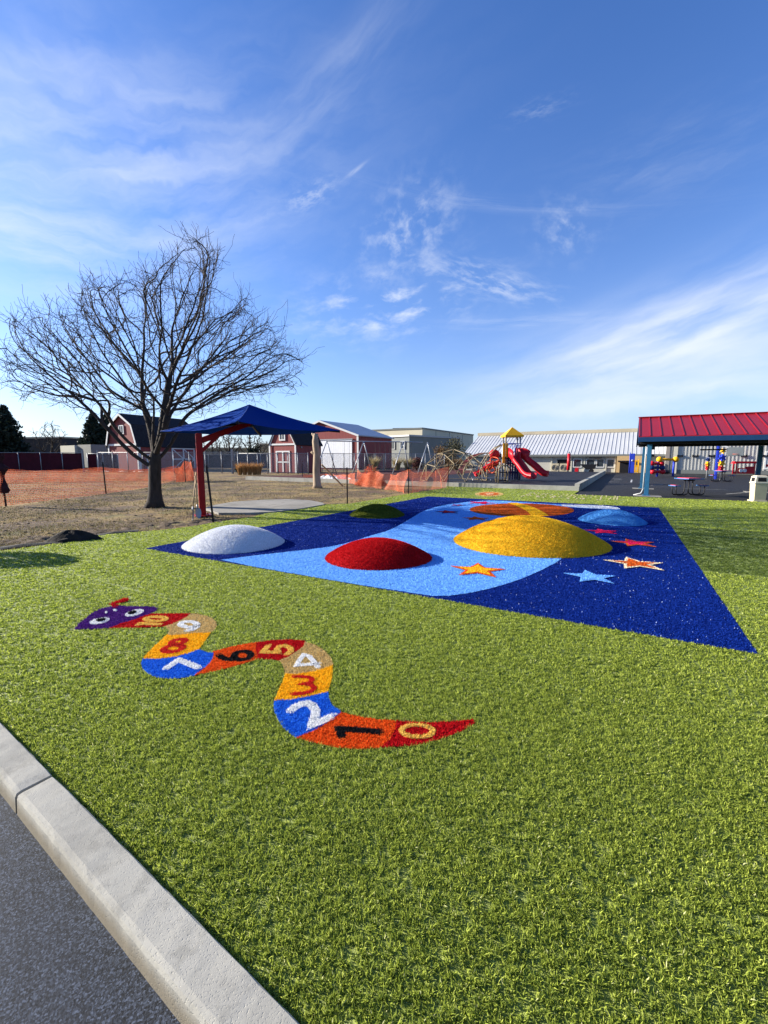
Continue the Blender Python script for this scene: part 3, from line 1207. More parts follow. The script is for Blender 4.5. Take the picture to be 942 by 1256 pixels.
# disturbed soil heap and felt edge on the left
c = g(88, 662)
mb = MB()
nu, nv = 40, 10
vs = []
for j in range(nv + 1):
    for i in range(nu):
        a = 2 * PI * i / nu
        r = j / nv
        k = 1 + .18 * math.sin(3 * a + 1) + .1 * math.sin(7 * a)
        vs.append((c[0] + .52 * r * k * math.cos(a), c[1] + .30 * r * k * math.sin(a), -.05 + .24 * (1 - r ** 1.7) * (1 + .3 * math.sin(5 * a) * r) + random.uniform(-.012, .012) * (1 - r)))
mb.add(vs, [(j * nu + i, (j + 1) * nu + i, (j + 1) * nu + (i + 1) % nu, j * nu + (i + 1) % nu) for j in range(nv) for i in range(nu)], True)
tag(mb.build('soil_heap', P_soil, off=(c[0], c[1], 0)), 'low black heap of soil at the edge of the turf', 'soil heap')


def felt(pts, wd, z, m, name, label):
    P = [Vector((*g(x, y), z)) for x, y in pts]
    vs, n = [], len(P)
    for i, p in enumerate(P):
        d = (P[min(i + 1, n - 1)] - P[max(i - 1, 0)]).normalized()
        s = Vector((-d.y, d.x, 0)) * wd * random.uniform(.7, 1.2)
        vs += [p - s, p - s * .4 + Vector((0, 0, .035 * random.uniform(.5, 1.3))), p + s * .4 + Vector((0, 0, .03 * random.uniform(.5, 1.5))), p + s]
    mb = MB()
    mb.add(vs, [(i * 4 + k, i * 4 + k + 1, (i + 1) * 4 + k + 1, (i + 1) * 4 + k) for i in range(n - 1) for k in range(3)], True)
    o = mb.build(name, m, off=tuple(P[n // 2]))
    return tag(o, label, 'felt strip')


felt([(-40, 681), (0, 672), (30, 668), (62, 666), (84, 664.5), (118, 657), (140, 653), (170, 651)], .11, -.016, P_felt, 'felt_edge', 'worn grey felt strip along the raw edge of the turf')
felt([(70, 666.5), (85, 664), (105, 661.5), (118, 659)], .07, .03, P_soil, 'rolled_liner', 'black rolled liner lying in front of the soil heap')

# churned bare soil along the raw edge of the turf
from mathutils import noise as mnoise
M_soilstrip = mat('churned_soil', (.12, .088, .06), .95, .5, 7, bump=1., bscale=25, spec=.1, fine=.5)
edge_w = [np.array(p) for p in px([(-120, 694), (-60, 684), (0, 675), (40, 670), (76, 665.5), (127, 655.5), (165, 652.5), (200, 649.5), (240, 644.5), (262, 640.5), (290, 636.5), (310, 633.5)])]
dense_e = []
for a_, b_ in zip(edge_w[:-1], edge_w[1:]):
    m_ = max(2, int(np.hypot(*(b_ - a_)) / .07))
    dense_e += [a_ + (b_ - a_) * k_ / m_ for k_ in range(m_)]
dense_e.append(edge_w[-1])
vs, nr_ = [], 26
ne = len(dense_e)
for i, p_ in enumerate(dense_e):
    t_ = dense_e[min(i + 3, ne - 1)] - dense_e[max(i - 3, 0)]
    t_ = t_ / np.hypot(*t_)
    n_ = np.array([-t_[1], t_[0]])
    endf = min(1, i / 12, (ne - 1 - i) / 25)
    for j in range(nr_):
        f_ = j / (nr_ - 1)
        wide = (1.75 + .7 * mnoise.noise((p_[0] * .9, p_[1] * .9, 3))) * max(.15, endf)
        q_ = p_ + n_ * f_ * wide
        e_ = math.sin(PI * min(1, f_ * 1.02)) ** .6
        z_ = -.045 + e_ * (.018 + .055 * mnoise.fractal((q_[0] * 5, q_[1] * 5, 1.3), .8, 2.1, 4) + .02 * mnoise.noise((q_[0] * 2, q_[1] * 2, 0)))
        vs.append((q_[0], q_[1], min(z_, .07)))
mb = MB()
mb.add(vs, [(i * nr_ + j, (i + 1) * nr_ + j, (i + 1) * nr_ + j + 1, i * nr_ + j + 1) for i in range(ne - 1) for j in range(nr_ - 1)], True)
tag(mb.build('bare_soil', M_soilstrip), 'churned brown soil along the edge of the turf', kind='structure')

# clods and dry tufts on the bare ground
mb = MB()
for _ in range(900):
    x, y = random.uniform(-40, 560), 588 + 75 * random.random() ** 1.5
    p = g(x, y)
    if inpoly(np.array([p]), lawn)[0] or inpoly(np.array([p]), sp)[0] or (p[0] > 1 and p[1] > 22):
        continue
    s = random.uniform(.012, .045)
    mb.sphere((p[0], p[1], -.035), s, 5, 3, (1.4, 1.2, .7))
tag(mb.build('soil_clods', M_dirt), 'loose clods of dry soil', kind='stuff')
Nn = 90000
xx = rng.uniform(-160, 620, Nn)
yy = 585 + 95 * rng.uniform(0, 1, Nn) ** 1.3
P = np.array([g(a_, b_) for a_, b_ in zip(xx, yy)])
ok = ~inpoly(P, lawn) & ~inpoly(P, sp) & (P[:, 1] < 34) & ~((P[:, 0] > 0) & (P[:, 1] > 21.5))
nz = np.sin(P[:, 0] * 1.7 + 2 * np.sin(P[:, 1] * .9)) + np.sin(P[:, 1] * 2.1 + 1.5 * np.sin(P[:, 0] * 1.1))
ok &= nz > rng.uniform(-1.8, .9, Nn)
P = P[ok]
dd = np.hypot(P[:, 0], P[:, 1])
bl = list(blades(np.c_[P, np.full(len(P), -.04)], .055, .008 * dd / 8, spread=.8))
dg = np_mesh('dry_grass', [tuple(bl)], [fibre('dry_blades', [(0, (.10, .08, .035)), (.5, (.24, .19, .09)), (.85, (.36, .30, .16)), (1, (.16, .19, .05))], rough=.8, trans=.2, spec=.1)])
tag(dg, 'dry winter grass', kind='stuff')

# ================================================================= TREES


def tube_graph(pos, par, rad, lo, hi, mbs, sides):
    """sweep the chains of a branching graph; pieces whose radius lies in lo..hi go to mb"""
    pass


def grow(seedpts, seedpar, attr, D=.17, infl=1.6, kill=.34, iters=150, grav=.0, jitter=.12, inert=.35, radial=None, rw=0.):
    pos = [Vector(p) for p in seedpts]
    par = list(seedpar)
    A = np.array(attr)
    near = np.full(len(A), 1e9)
    idx = np.zeros(len(A), int)
    alive = np.ones(len(A), bool)

    def upd(newi):
        for i in newi:
            d = np.linalg.norm(A - np.array(pos[i]), axis=1)
            m = d < near
            near[m] = d[m]
            idx[m] = i
    upd(range(len(pos)))
    cnt = {}
    for it in range(iters):
        alive &= near > kill
        act = alive & (near < infl)
        if not act.any():
            break
        ii = idx[act]
        dirs = A[act] - np.array([pos[i] for i in ii])
        dirs /= np.linalg.norm(dirs, axis=1)[:, None]
        uniq, inv = np.unique(ii, return_inverse=True)
        sm = np.zeros((len(uniq), 3))
        np.add.at(sm, inv, dirs)
        new = []
        for k, u in enumerate(uniq):
            if cnt.get(u, 0) >= 3:
                continue
            v = sm[k] + rng.normal(0, jitter, 3) * np.linalg.norm(sm[k]) + np.array([0, 0, grav])
            l = np.linalg.norm(v)
            if l < 1e-6:
                continue
            pp = par[u]
            v = v / l
            if pp >= 0:
                pd_ = np.array(pos[u] - pos[pp])
                pd_ /= np.linalg.norm(pd_) + 1e-9
                v = v * .7 + pd_ * inert
                if radial is not None:
                    rv = np.array(pos[u]) - radial
                    v = v + rw * rv / (np.linalg.norm(rv) + 1e-6)
                v /= np.linalg.norm(v)
            pos.append(pos[u] + Vector(v * D))
            par.append(int(u))
            cnt[u] = cnt.get(u, 0) + 1
            new.append(len(pos) - 1)
        if not new:
            break
        upd(new)
    return pos, par


def radii(pos, par, tip=.006, ex=2.25):
    n = len(pos)
    acc = np.zeros(n)
    ch = [[] for _ in range(n)]
    for i in range(n):
        if par[i] >= 0:
            ch[par[i]].append(i)
    order = list(range(n))       # children always come later than their parent
    r = np.zeros(n)
    for i in reversed(order):
        r[i] = tip if not ch[i] else (acc[i]) ** (1 / ex)
        if par[i] >= 0:
            acc[par[i]] += r[i] ** ex
    return r, ch


def sweep(pos, par, r, ch, thr):
    """returns (thick MB, thin MB)"""
    A_, B_ = MB(), MB()
    stack = [(0, None)]
    while stack:
        i, p0 = stack.pop()
        chain, rr = ([] if p0 is None else [pos[p0]]), ([] if p0 is None else [min(r[p0], r[i] * 1.15)])
        c = i
        while True:
            chain.append(pos[c])
            rr.append(r[c])
            if not ch[c]:
                break
            k = sorted(ch[c], key=lambda j: -r[j])
            for o in k[1:]:
                stack.append((o, c))
            c = k[0]
        if len(chain) < 2:
            continue
        # split at the threshold
        s = 0
        while s < len(chain) and rr[s] >= thr:
            s += 1
        if s >= 2:
            A_.tube(chain[:s], rr[:s], 9, True)
        if s < len(chain):
            st = max(0, s - 1)
            B_.tube(chain[st:], rr[st:], 5 if rr[st] > .02 else 3, False)
    return A_, B_


def add_twigs(pos, par, r_ok, prob, ln, up=.25):
    n = len(pos)
    for i in range(8, n):
        if r_ok[i] and random.random() < prob:
            d = pos[i] - pos[par[i]]
            d.normalize()
            s = d.cross(Vector((random.uniform(-1, 1), random.uniform(-1, 1), random.uniform(-1, 1)))).normalized()
            v = (d * .75 + s * random.choice((-1, 1)) * .75 + Vector((0, 0, up))).normalized()
            L = ln * random.uniform(.5, 1.3)
            p, pi = pos[i], i
            for k in range(3):
                v = (v + Vector((random.uniform(-.25, .25), random.uniform(-.25, .25), random.uniform(-.1, .25)))).normalized()
                p = p + v * L / 3
                pos.append(p.copy())
                par.append(pi)
                pi = len(pos) - 1


# the bare honey locust on the left
rng = np.random.default_rng(404)
random.seed(404)
TB = g(190, 621)
TY = TB[1]


def tz(x, y):
    p = at(x, y, TY)
    return p[0], p[2]


env = [(2, 445), (14, 420), (6, 405), (22, 388), (30, 392), (58, 362), (72, 368), (100, 342), (108, 352), (128, 352), (142, 346), (160, 352), (184, 336), (196, 342), (206, 330), (202, 318), (218, 318), (232, 302), (243, 300), (256, 304), (266, 312), (268, 328), (282, 336), (286, 352), (306, 372), (312, 384), (338, 404), (340, 416), (362, 434), (370, 458), (358, 466), (366, 482), (330, 484), (318, 490), (280, 496), (250, 515), (225, 530), (165, 530), (120, 524), (70, 515), (30, 500), (8, 478)]
E_ = np.array(env, float)
pts = []
gaps = [(rng.uniform(40, 340), rng.uniform(320, 470), rng.uniform(9, 20)) for _ in range(16)]
while len(pts) < 4800:
    n_ = 4000
    X_ = sx_ = TB[0] + rng.uniform(-5.4, 5.4, n_)
    Y_p = TY + rng.uniform(-4.4, 4.4, n_)
    Z_ = rng.uniform(2.4, 8.9, n_)
    zc = Y_p * CT - (Z_ - H) * ST
    yc = Y_p * ST + (Z_ - H) * CT
    im = np.c_[CX + F * X_ / zc, CY - F * yc / zc]
    gp = np.ones(n_, bool)
    for ax_, ay_, ar_ in gaps:
        gp &= np.hypot(im[:, 0] - ax_, im[:, 1] - ay_) > ar_
    rel_ = np.hypot((X_ - TB[0]) / 5.4, (Y_p - TY) / 4.6)
    ok = inpoly(im, env) & gp & (rel_ < 1) & (Z_ > 2.6 + 1.0 * rel_) & (rng.uniform(0, 1, n_) < .35 + .65 * rel_)
    pts += [tuple(p) for p in np.c_[X_, Y_p, Z_][ok]]
sx, sy = TB
seed, spar = [], []
for k in range(9):
    seed.append((sx + .015 * k, sy + .01 * math.sin(k), -.05 + k * .215))
    spar.append(k - 1)
fork = 8
limbs = [(6, (-1, .1, .62), 9, .02), (7, (-.75, -.75, .85), 8, .02), (8, (-.45, .5, 1.05), 9, .01), (8, (-.12, -.3, 1.3), 9, .0), (8, (.42, .1, 1.15), 13, .0), (8, (.75, -.6, .95), 8, .0), (7, (.8, .55, .9), 8, .0), (8, (.1, .8, 1.0), 8, .0)]
for f_, dr, n_, cu in limbs:
    d_ = Vector(dr).normalized()
    p = Vector(seed[f_])
    pi = f_
    for k in range(n_):
        d_ = (d_ + Vector((random.uniform(-.1, .1), random.uniform(-.1, .1), .05 + cu))).normalized()
        p = p + d_ * .2
        seed.append(tuple(p))
        spar.append(pi)
        pi = len(seed) - 1
pos, par = grow(seed, spar, pts, D=.16, infl=1.3, kill=.24, iters=75, grav=.02, jitter=.10, inert=.40, radial=np.array([sx, sy, 1.2]), rw=.45)
r, ch = radii(pos, par, .0075, 2.2)
add_twigs(pos, par, r < .02, .36, .5, .35)
r, ch = radii(pos, par, .0052, 2.3)
add_twigs(pos, par, r < .0085, .26, .28, .3)
r, ch = radii(pos, par, .0040, 2.1)
k = .20 / r[4]
rr_ = np.array(r)
r = .0040 * (rr_ / .0040) ** (math.log(.195 / .0040) / math.log(rr_[4] / .0040))
for i, kk in enumerate((1.75, 1.32, 1.12, 1.03)):
    r[i] *= kk
A_, B_ = sweep(pos, par, r, ch, .075)
tree = empty('bare_tree', (sx, sy, 0), 0, 'large leafless tree with a wide crown standing on the dry grass', 'tree')
A_.build('trunk', P_bark, tree, (sx, sy, 0))
B_.build('crown', P_twig, tree, (sx, sy, 0))


def small_tree(x, ybase, ytop, Y, half, label, name='bare_tree', seedn=0, tip=.03, natt=260):
    bx, _, _ = at(x, ybase, Y)
    zt = at(x, ytop, Y)[2]
    hw = half / F * Y
    pts = []
    while len(pts) < natt:
        a_, b_, c_ = random.uniform(-1, 1), random.uniform(-1, 1), random.uniform(-1, 1)
        if a_ * a_ + b_ * b_ + c_ * c_ < 1:
            pts.append((bx + a_ * hw, Y + b_ * hw, zt * .62 + c_ * zt * .40))
    D = zt / 26
    sd = [(bx, Y, -.05 + k * zt * .05) for k in range(6)]
    pos, par = grow(sd, [-1, 0, 1, 2, 3, 4], pts, D=D, infl=zt, kill=D * 1.6, iters=70, jitter=.2)
    rr, cc = radii(pos, par, tip, 2.2)
    add_twigs(pos, par, rr < tip * 2.5, .5, zt * .09)
    rr, cc = radii(pos, par, tip, 2.3)
    A_, B_ = sweep(pos, par, rr, cc, max(rr) * .55)
    t = empty(name, (bx, Y, 0), 0, label, 'tree')
    if A_.v:
        A_.build('trunk', P_bark, t, (bx, Y, 0))
    B_.build('crown', P_twig, t, (bx, Y, 0))


GRP = 'bare trees beyond the fence'
small_tree(282, 575, 528, 92, 17, 'small bare tree beyond the fence just right of the red umbrella post', tip=.032)
small_tree(308, 575, 527, 96, 17, 'small bare tree beyond the fence left of the gambrel shed', tip=.034)
small_tree(262, 575, 535, 100, 12, 'low bare tree beyond the fence hidden partly by the red umbrella post')
small_tree(64, 575, 517, 80, 20, 'thin bare tree above the maroon screened fence', tip=.024)
small_tree(325, 575, 540, 110, 10, 'faint bare tree right behind the gambrel shed')


def leaves(P, size, nrm_up=.3):
    n = len(P)
    a = rng.normal(0, 1, (n, 3))
    a /= np.linalg.norm(a, axis=1)[:, None]
    b = np.cross(a, rng.normal(0, 1, (n, 3)))
    b /= np.linalg.norm(b, axis=1)[:, None]
    s = size * rng.uniform(.6, 1.4, n)[:, None]
    V = np.stack([P - a * s, P + b * s * .5, P + a * s, P - b * s * .5], 1).reshape(-1, 3)
    return (V, np.arange(4 * n), np.full(n, 4), rng.uniform(0, 1, n), 0, False)


M_conifer = fibre('conifer_needles', [(0, (.008, .014, .01)), (.6, (.018, .03, .018)), (1, (.04, .055, .03))], rough=.7, trans=.1)
M_shrub = fibre('shrub_leaves', [(0, (.03, .032, .018)), (.6, (.06, .06, .032)), (1, (.11, .10, .05))], rough=.8, trans=.1)
M_rust = fibre('rust_leaves', [(0, (.08, .045, .02)), (.6, (.15, .085, .035)), (1, (.24, .15, .06))], rough=.8, trans=.15)
M_straw = fibre('straw_blades', [(0, (.20, .15, .06)), (.6, (.40, .31, .14)), (1, (.55, .46, .26))], rough=.7, trans=.25)
M_strawo = fibre('orange_straw_blades', [(0, (.25, .11, .03)), (.6, (.46, .24, .08)), (1, (.6, .36, .15))], rough=.7, trans=.25)
M_redbush = fibre('red_twig_leaves', [(0, (.05, .018, .015)), (.6, (.11, .035, .028)), (1, (.18, .07, .05))], rough=.8, trans=.1)


def conifer(x, ytop, Y, half, label):
    X, _, zt = at(x, ytop, Y)
    R = half / F * Y
    t = empty('conifer', (X, Y, 0), 0, label, 'tree', 'dark conifers beyond the fence')
    mb = MB()
    mb.tube([(0, 0, -.1), (0, 0, zt * .5), (0, 0, zt * .97)], [.2, .13, .03], 7)
    mb.build('trunk', P_bark, t)
    P = []
    nb = 230
    for i in range(nb):
        k = (i + random.random()) / nb
        z0 = zt * (.1 + .88 * k)
        L = R * (1 - k ** 1.6) ** .9 * random.uniform(.65, 1.15) + .15
        a = i * 2.4 + random.uniform(-.3, .3)
        m = int(60 * L / R) + 14
        s = rng.uniform(.08, 1, m)
        wv_ = rng.normal(0, .07 * R, (m, 3)) * (1 - .5 * s)[:, None]
        P.append(np.c_[np.cos(a) * L * s, np.sin(a) * L * s, z0 - L * .28 * s + L * .22 * s ** 3] + wv_)
    np_mesh('crown', [leaves(np.concatenate(P), .17 * R / 2)], [M_conifer], t)


conifer(4, 497, 66, 22, 'dark conifer at the far left edge behind the maroon fence')
conifer(-22, 487, 68, 28, 'dark conifer cut by the left edge of the picture')
conifer(113, 507, 74, 20, 'dark conifer left of the big barn, the leftmost of the pair')
conifer(130, 508, 76, 19, 'dark conifer touching the left wall of the big barn')


def bush(x, ytop, ybot, Y, half, m, label, name='bush', n=1600, leaf=.14, cat='bush', group=None):
    X, _, z1_ = at(x, ytop, Y)
    R = half / F * Y
    hz = z1_ / 2
    cs = rng.normal(0, 1, (26, 3))
    cs /= np.linalg.norm(cs, axis=1)[:, None]
    cs *= rng.uniform(.35, .8, (26, 1))
    k = rng.integers(0, 26, n)
    P = cs[k] + rng.normal(0, .16, (n, 3))
    P = np.c_[P[:, 0] * R, P[:, 1] * R, np.maximum(.02, hz + P[:, 2] * hz)]
    t = empty(name, (X, Y, 0), 0, label, cat, group)
    mb = MB()
    for _ in range(9):
        a = random.uniform(0, 6.3)
        e = (R * .55 * math.cos(a), R * .55 * math.sin(a), hz * random.uniform(1, 1.7))
        mb.tube([(0, 0, -.05), (e[0] * .35, e[1] * .35, e[2] * .5), e], [.05, .035, .015], 4)
    mb.build('stems', P_twig, t)
    np_mesh('foliage', [leaves(P, leaf)], [m], t)


bush(556, 533, 575, 62, 21, M_shrub, 'dark half bare shrub in front of the tall tan wall', n=1500, leaf=.13)
bush(541, 545, 578, 57, 14, M_rust, 'rust brown shrub in front of the tall tan wall', n=1100, leaf=.11)
bush(562, 562, 580, 54, 22, M_rust, 'low brown shrub behind the tan climbing dome', n=1300, leaf=.1)
bush(522, 566, 580, 55, 14, M_shrub, 'low green brown shrub left of the tan climbing dome', n=900, leaf=.1)
bush(511, 559, 580, 52, 8, M_redbush, 'dark red twiggy bush between straw grasses', n=900, leaf=.1)
bush(292, 570, 582, 44, 4, M_shrub, 'small dark bush against the grey fence post', n=500, leaf=.08)
bush(312, 543, 575, 70, 10, M_conifer, 'round dark evergreen beyond the fence under the bare trees', n=1200, leaf=.16)


for X_b, Y_b, R_b, h_b, lb_ in ((-7.35, 7.0, .5, .95, 'unseen potted shrub, added to shade the turf, beyond the left edge of the picture'), ):  # unseen shrub of guessed shape, added to cast shadow onto the left turf
    t = empty('shadow_shrub', (X_b, Y_b, 0), 0, lb_, 'added shrub')
    mb = MB()
    mb.tube([(0, 0, 0), (0, 0, h_b * .3)], [R_b * .42, R_b * .55], 14)
    mb.build('pot', P_tan, t)
    nb_ = 1500
    Pb = rng.normal(0, 1, (nb_, 3))
    Pb /= np.linalg.norm(Pb, axis=1)[:, None]
    Pb *= rng.uniform(.4, 1, nb_)[:, None] ** .5
    Pb = np.c_[Pb[:, 0] * R_b, Pb[:, 1] * R_b, h_b * .62 + Pb[:, 2] * h_b * .38]
    np_mesh('foliage', [leaves(Pb, .045)], [M_shrub], t)


def grasses(x, ytop, Y, half, m, label, n=420):
    X, _, z = at(x, ytop, Y)
    R = half / F * Y
    a, s = rng.uniform(0, 2 * PI, n), np.sqrt(rng.uniform(0, 1, n))
    P = np.c_[np.cos(a) * s * R * .4, np.sin(a) * s * R * .4, np.zeros(n)]
    bl = list(blades(P, z, .035, spread=.0, mi=0))
    shp = bl[0].reshape(-1, 5, 3)
    hh_ = shp[:, :, 2] / z
    shp[:, :, 0] += (np.cos(a) * s * R * .8)[:, None] * hh_ ** 1.6
    shp[:, :, 1] += (np.sin(a) * s * R * .8)[:, None] * hh_ ** 1.6
    bl[0] = shp.reshape(-1, 3)
    o = np_mesh('ornamental_grass', [tuple(bl)], [m], None, (X, Y, 0))
    tag(o, label, 'ornamental grass', 'straw coloured ornamental grasses')


grasses(460, 562, 50, 6, M_straw, 'pale straw grass clump in front of the big red barn')
grasses(487, 563, 51, 6, M_straw, 'straw grass clump left of the dark red bush, the nearer to the barn')
grasses(500, 563, 51, 6, M_straw, 'straw grass clump touching the dark red bush')
for i, x in enumerate((294, 300, 306, 312, 317)):
    grasses(x, 569 + (i % 2), 41, 5, M_strawo, ['orange straw grass beside the grey fence post', 'second orange straw grass from the grey fence post', 'orange straw grass in the middle of its row', 'second orange straw grass from the gambrel shed', 'orange straw grass nearest the gambrel shed'][i], n=260)
# ================================================================= SHADE UMBRELLA
ub = g(249, 632.5)
um = empty('shade_umbrella', (*ub, 0), 0, 'big blue square shade umbrella on a red cantilever post beside the bare tree', 'shade umbrella')
EV = 2.42


def rel(p):
    return Vector((p[0] - ub[0], p[1] - ub[1], p[2]))


def lvl(x, y, z):
    return rel((*g(x, y, z), z))


cL, cN, cR, cF = lvl(197, 529.3, EV), lvl(291, 516.5, EV), lvl(417, 528.3, EV), lvl(320, 533.6, EV)
ctr = (cL + cN + cR + cF) / 4
apex = Vector((ctr.x, ctr.y, EV + .74))
mb = MB()
mb.box((0, 0, 1.1), (.165, .165, 2.36), .5, .02)
mb.build('post', P_red, um)
mb = MB()
mb.box((0, 0, .015), (.42, .42, .03), .5)
for a in range(4):
    mb.tube([(.16 * math.cos(a * PI / 2 + .5 + PI / 4) * 1.1, .16 * math.sin(a * PI / 2 + .5 + PI / 4) * 1.1, .03), (.16 * math.cos(a * PI / 2 + .5 + PI / 4) * 1.1, .16 * math.sin(a * PI / 2 + .5 + PI / 4) * 1.1, .07)], .016, 6)
mb.build('base_plate', P_red, um)
hub = Vector((ctr.x, ctr.y, EV + .22))
mb = MB()
mb.bar((0, 0, 2.06), hub, .13, .15)
mb.bar((0, 0, 1.75), Vector((0, 0, 2.0)) + (hub - Vector((0, 0, 2.06))) * .35, .08)
mb.build('arm', P_red, um)
mb = MB()
mb.tube([hub - Vector((0, 0, .12)), apex - Vector((0, 0, .06))], .07, 8)
mb.build('hub', P_black, um)
corners = [cL, cN, cR, cF]
for c_ in corners:
    mb = MB()
    mb.bar(hub, c_ + Vector((0, 0, -.03)), .05, .06)
    mb.build('rib', P_black, um)
# canopy: four sagging panels with curved hems
M_canopy = fibre('blue_shade_cloth', [(0, (.002, .026, .17)), (1, (.003, .036, .21))], rough=.9, trans=.05, spec=.03)
vs, fs = [], []
nn = 14
for k in range(4):
    a, b = corners[k], corners[(k + 1) % 4]
    o = len(vs)
    for i in range(nn + 1):
        s = i / nn
        for j in range(nn + 1):
            t = j / nn
            hem = a.lerp(b, t)
            hem = hem.lerp(ctr, .17 * 4 * t * (1 - t))
            p = apex.lerp(hem, s)
            p.z -= .13 * 4 * t * (1 - t) * s * (1 - .55 * s) + .05 * s * (1 - s) * 4 - .03 * math.sin(9 * t) * s * (1 - s)
            vs.append(p)
    for i in range(nn):
        for j in range(nn):
            fs.append([o + i * (nn + 1) + j, o + (i + 1) * (nn + 1) + j, o + (i + 1) * (nn + 1) + j + 1, o + i * (nn + 1) + j + 1])
fl = np.array(fs)
np_mesh('canopy', [(np.array([tuple(p) for p in vs]), fl.ravel(), np.full(len(fl), 4), .5, 0, True)], [M_canopy], um)

for c_ in corners:
    mb = MB()
    mb.tube([apex.lerp(c_, t / 12) + Vector((0, 0, .006 - .05 * (t / 12) * (1 - t / 12) * 4)) for t in range(13)], .011, 5)
    mb.build('seam', mat('seam_blue', (.03, .07, .26), .8, .1, 4), um)

# tools and stakes by the post


def shovel(pb, pt, label, blade_rz):
    b, t = Vector(pb), Vector(pt)
    o = empty('shovel', tuple(b), 0, label, 'shovel', 'shovels leaning on the red umbrella post')
    d = (t - b).normalized()
    mb = MB()
    mb.tube([d * .27, t - b], .017, 7)
    mb.build('shaft', P_wood, o)
    s = d.cross(Vector((math.cos(blade_rz), math.sin(blade_rz), .1))).normalized()
    nrm = s.cross(d).normalized()
    mb = MB()
    rows = [(0, .015), (.05, .075), (.16, .10), (.27, .085), (.31, .02)]
    vs = []
    for z, wv_ in rows:
        for k in (-1, -.4, .4, 1):
            vs.append(d * z + s * wv_ * k + nrm * (.02 * abs(k)))
    mb.add(vs, [(i * 4 + k, i * 4 + k + 1, i * 4 + 5 + k, i * 4 + 4 + k) for i in range(4) for k in range(3)], True)
    mb.add([v + nrm * .004 for v in vs], [(i * 4 + k + 1, i * 4 + k, i * 4 + 4 + k, i * 4 + 5 + k) for i in range(4) for k in range(3)], True)
    mb.tube([d * .28, d * .40], .022, 7)
    mb.build('blade', P_galv, o)


p0 = g(235, 637)
shovel((*p0, -.03), (ub[0] - .13, ub[1] + .02, 1.22), 'wooden handled shovel leaning on the red post, the one further left', .3)
p0 = g(243, 635)
shovel((*p0, -.03), (ub[0] - .10, ub[1] - .12, 1.12), 'wooden handled shovel standing close against the red post', -.4)


def stake(pt, h, label, lean=0., col=None, r=.02, name='fence_stake', group='steel stakes of the orange netting'):
    mb = MB()
    mb.bar((pt[0], pt[1], -.15), (pt[0] + lean, pt[1], h), r * 1.6)
    mb.bar((pt[0], pt[1] + r, -.15), (pt[0] + lean, pt[1] + r, h), r * .5, r * 2.2)
    for k in range(5):
        z = h * (.2 + .16 * k)
        mb.box((pt[0] + lean * z / h, pt[1] - r * .9, z), (r * .9, r, .02))
    tag(mb.build(name, col or P_black, off=(pt[0], pt[1], 0)), label, 'stake', group)


stake(g(262, 640), 1.42, 'black steel stake just right of the red umbrella post', -.11)
stake(g(426, 617.5), 1.28, 'black steel stake beside the dark green mound')
stake(g(130, 605), 1.42, 'dark stake of the orange netting left of the bare tree', -.04)
stake(g(501, 605), 1.22, 'dark stake in the middle of the sagging orange netting')
stake(g(549.5, 597), 1.28, 'dark stake at the right end of the sagging orange netting')
stake(g(7, 620), 1.75, 'dark stake near the left edge of the picture with a bundle hanging on it', -.03)
stake(g(227.5, 591), 1.55, 'stake in front of the bright orange net by the barn doors', 0)
stake(g(236.5, 588.5), 1.6, 'stake at the right end of the bright orange net by the barn doors')
stake(g(286, 581), 1.3, 'rusty stake in the dry grass left of the gambrel shed')
stake(g(371, 587), 1.2, 'dark stake to the left of the dead stump')
# bundle of dark net hung on the left stake
pb = g(7, 620)
mb = MB()
rows = []
for k in range(15):
    z = .42 + 1.36 * k / 14
    wv_ = .13 + .07 * math.sin(k * .9) + (.06 if k > 11 else 0) - (.05 if k in (10, 11) else 0)
    rows.append((-.02 + .02 * math.sin(k * 1.7), wv_, z))
vs = []
for dx_, wv_, z in rows:
    for i in range(10):
        a = 2 * PI * i / 10
        j = random.uniform(.75, 1.2)
        vs.append((pb[0] + dx_ + wv_ * j * math.cos(a), pb[1] + wv_ * j * .7 * math.sin(a), z))
mb.add(vs, [(k * 10 + i, k * 10 + (i + 1) % 10, (k + 1) * 10 + (i + 1) % 10, (k + 1) * 10 + i) for k in range(14) for i in range(10)], True)
mb.add([vs[-10 + i] for i in range(10)], [tuple(range(10))])
tag(mb.build('net_bundle', mat('bundle_cloth', (.03, .012, .016), .9, .4, 9), off=(pb[0], pb[1], 0)), 'dark maroon bundle hanging on the stake at the left edge', 'bundle')

# ================================================================= ORANGE SAFETY NETTING
M_net = fibre('orange_net', [(0, (.50, .085, .035)), (.6, (.64, .14, .055)), (1, (.76, .26, .12))], rough=.6, trans=.2, spec=.2)


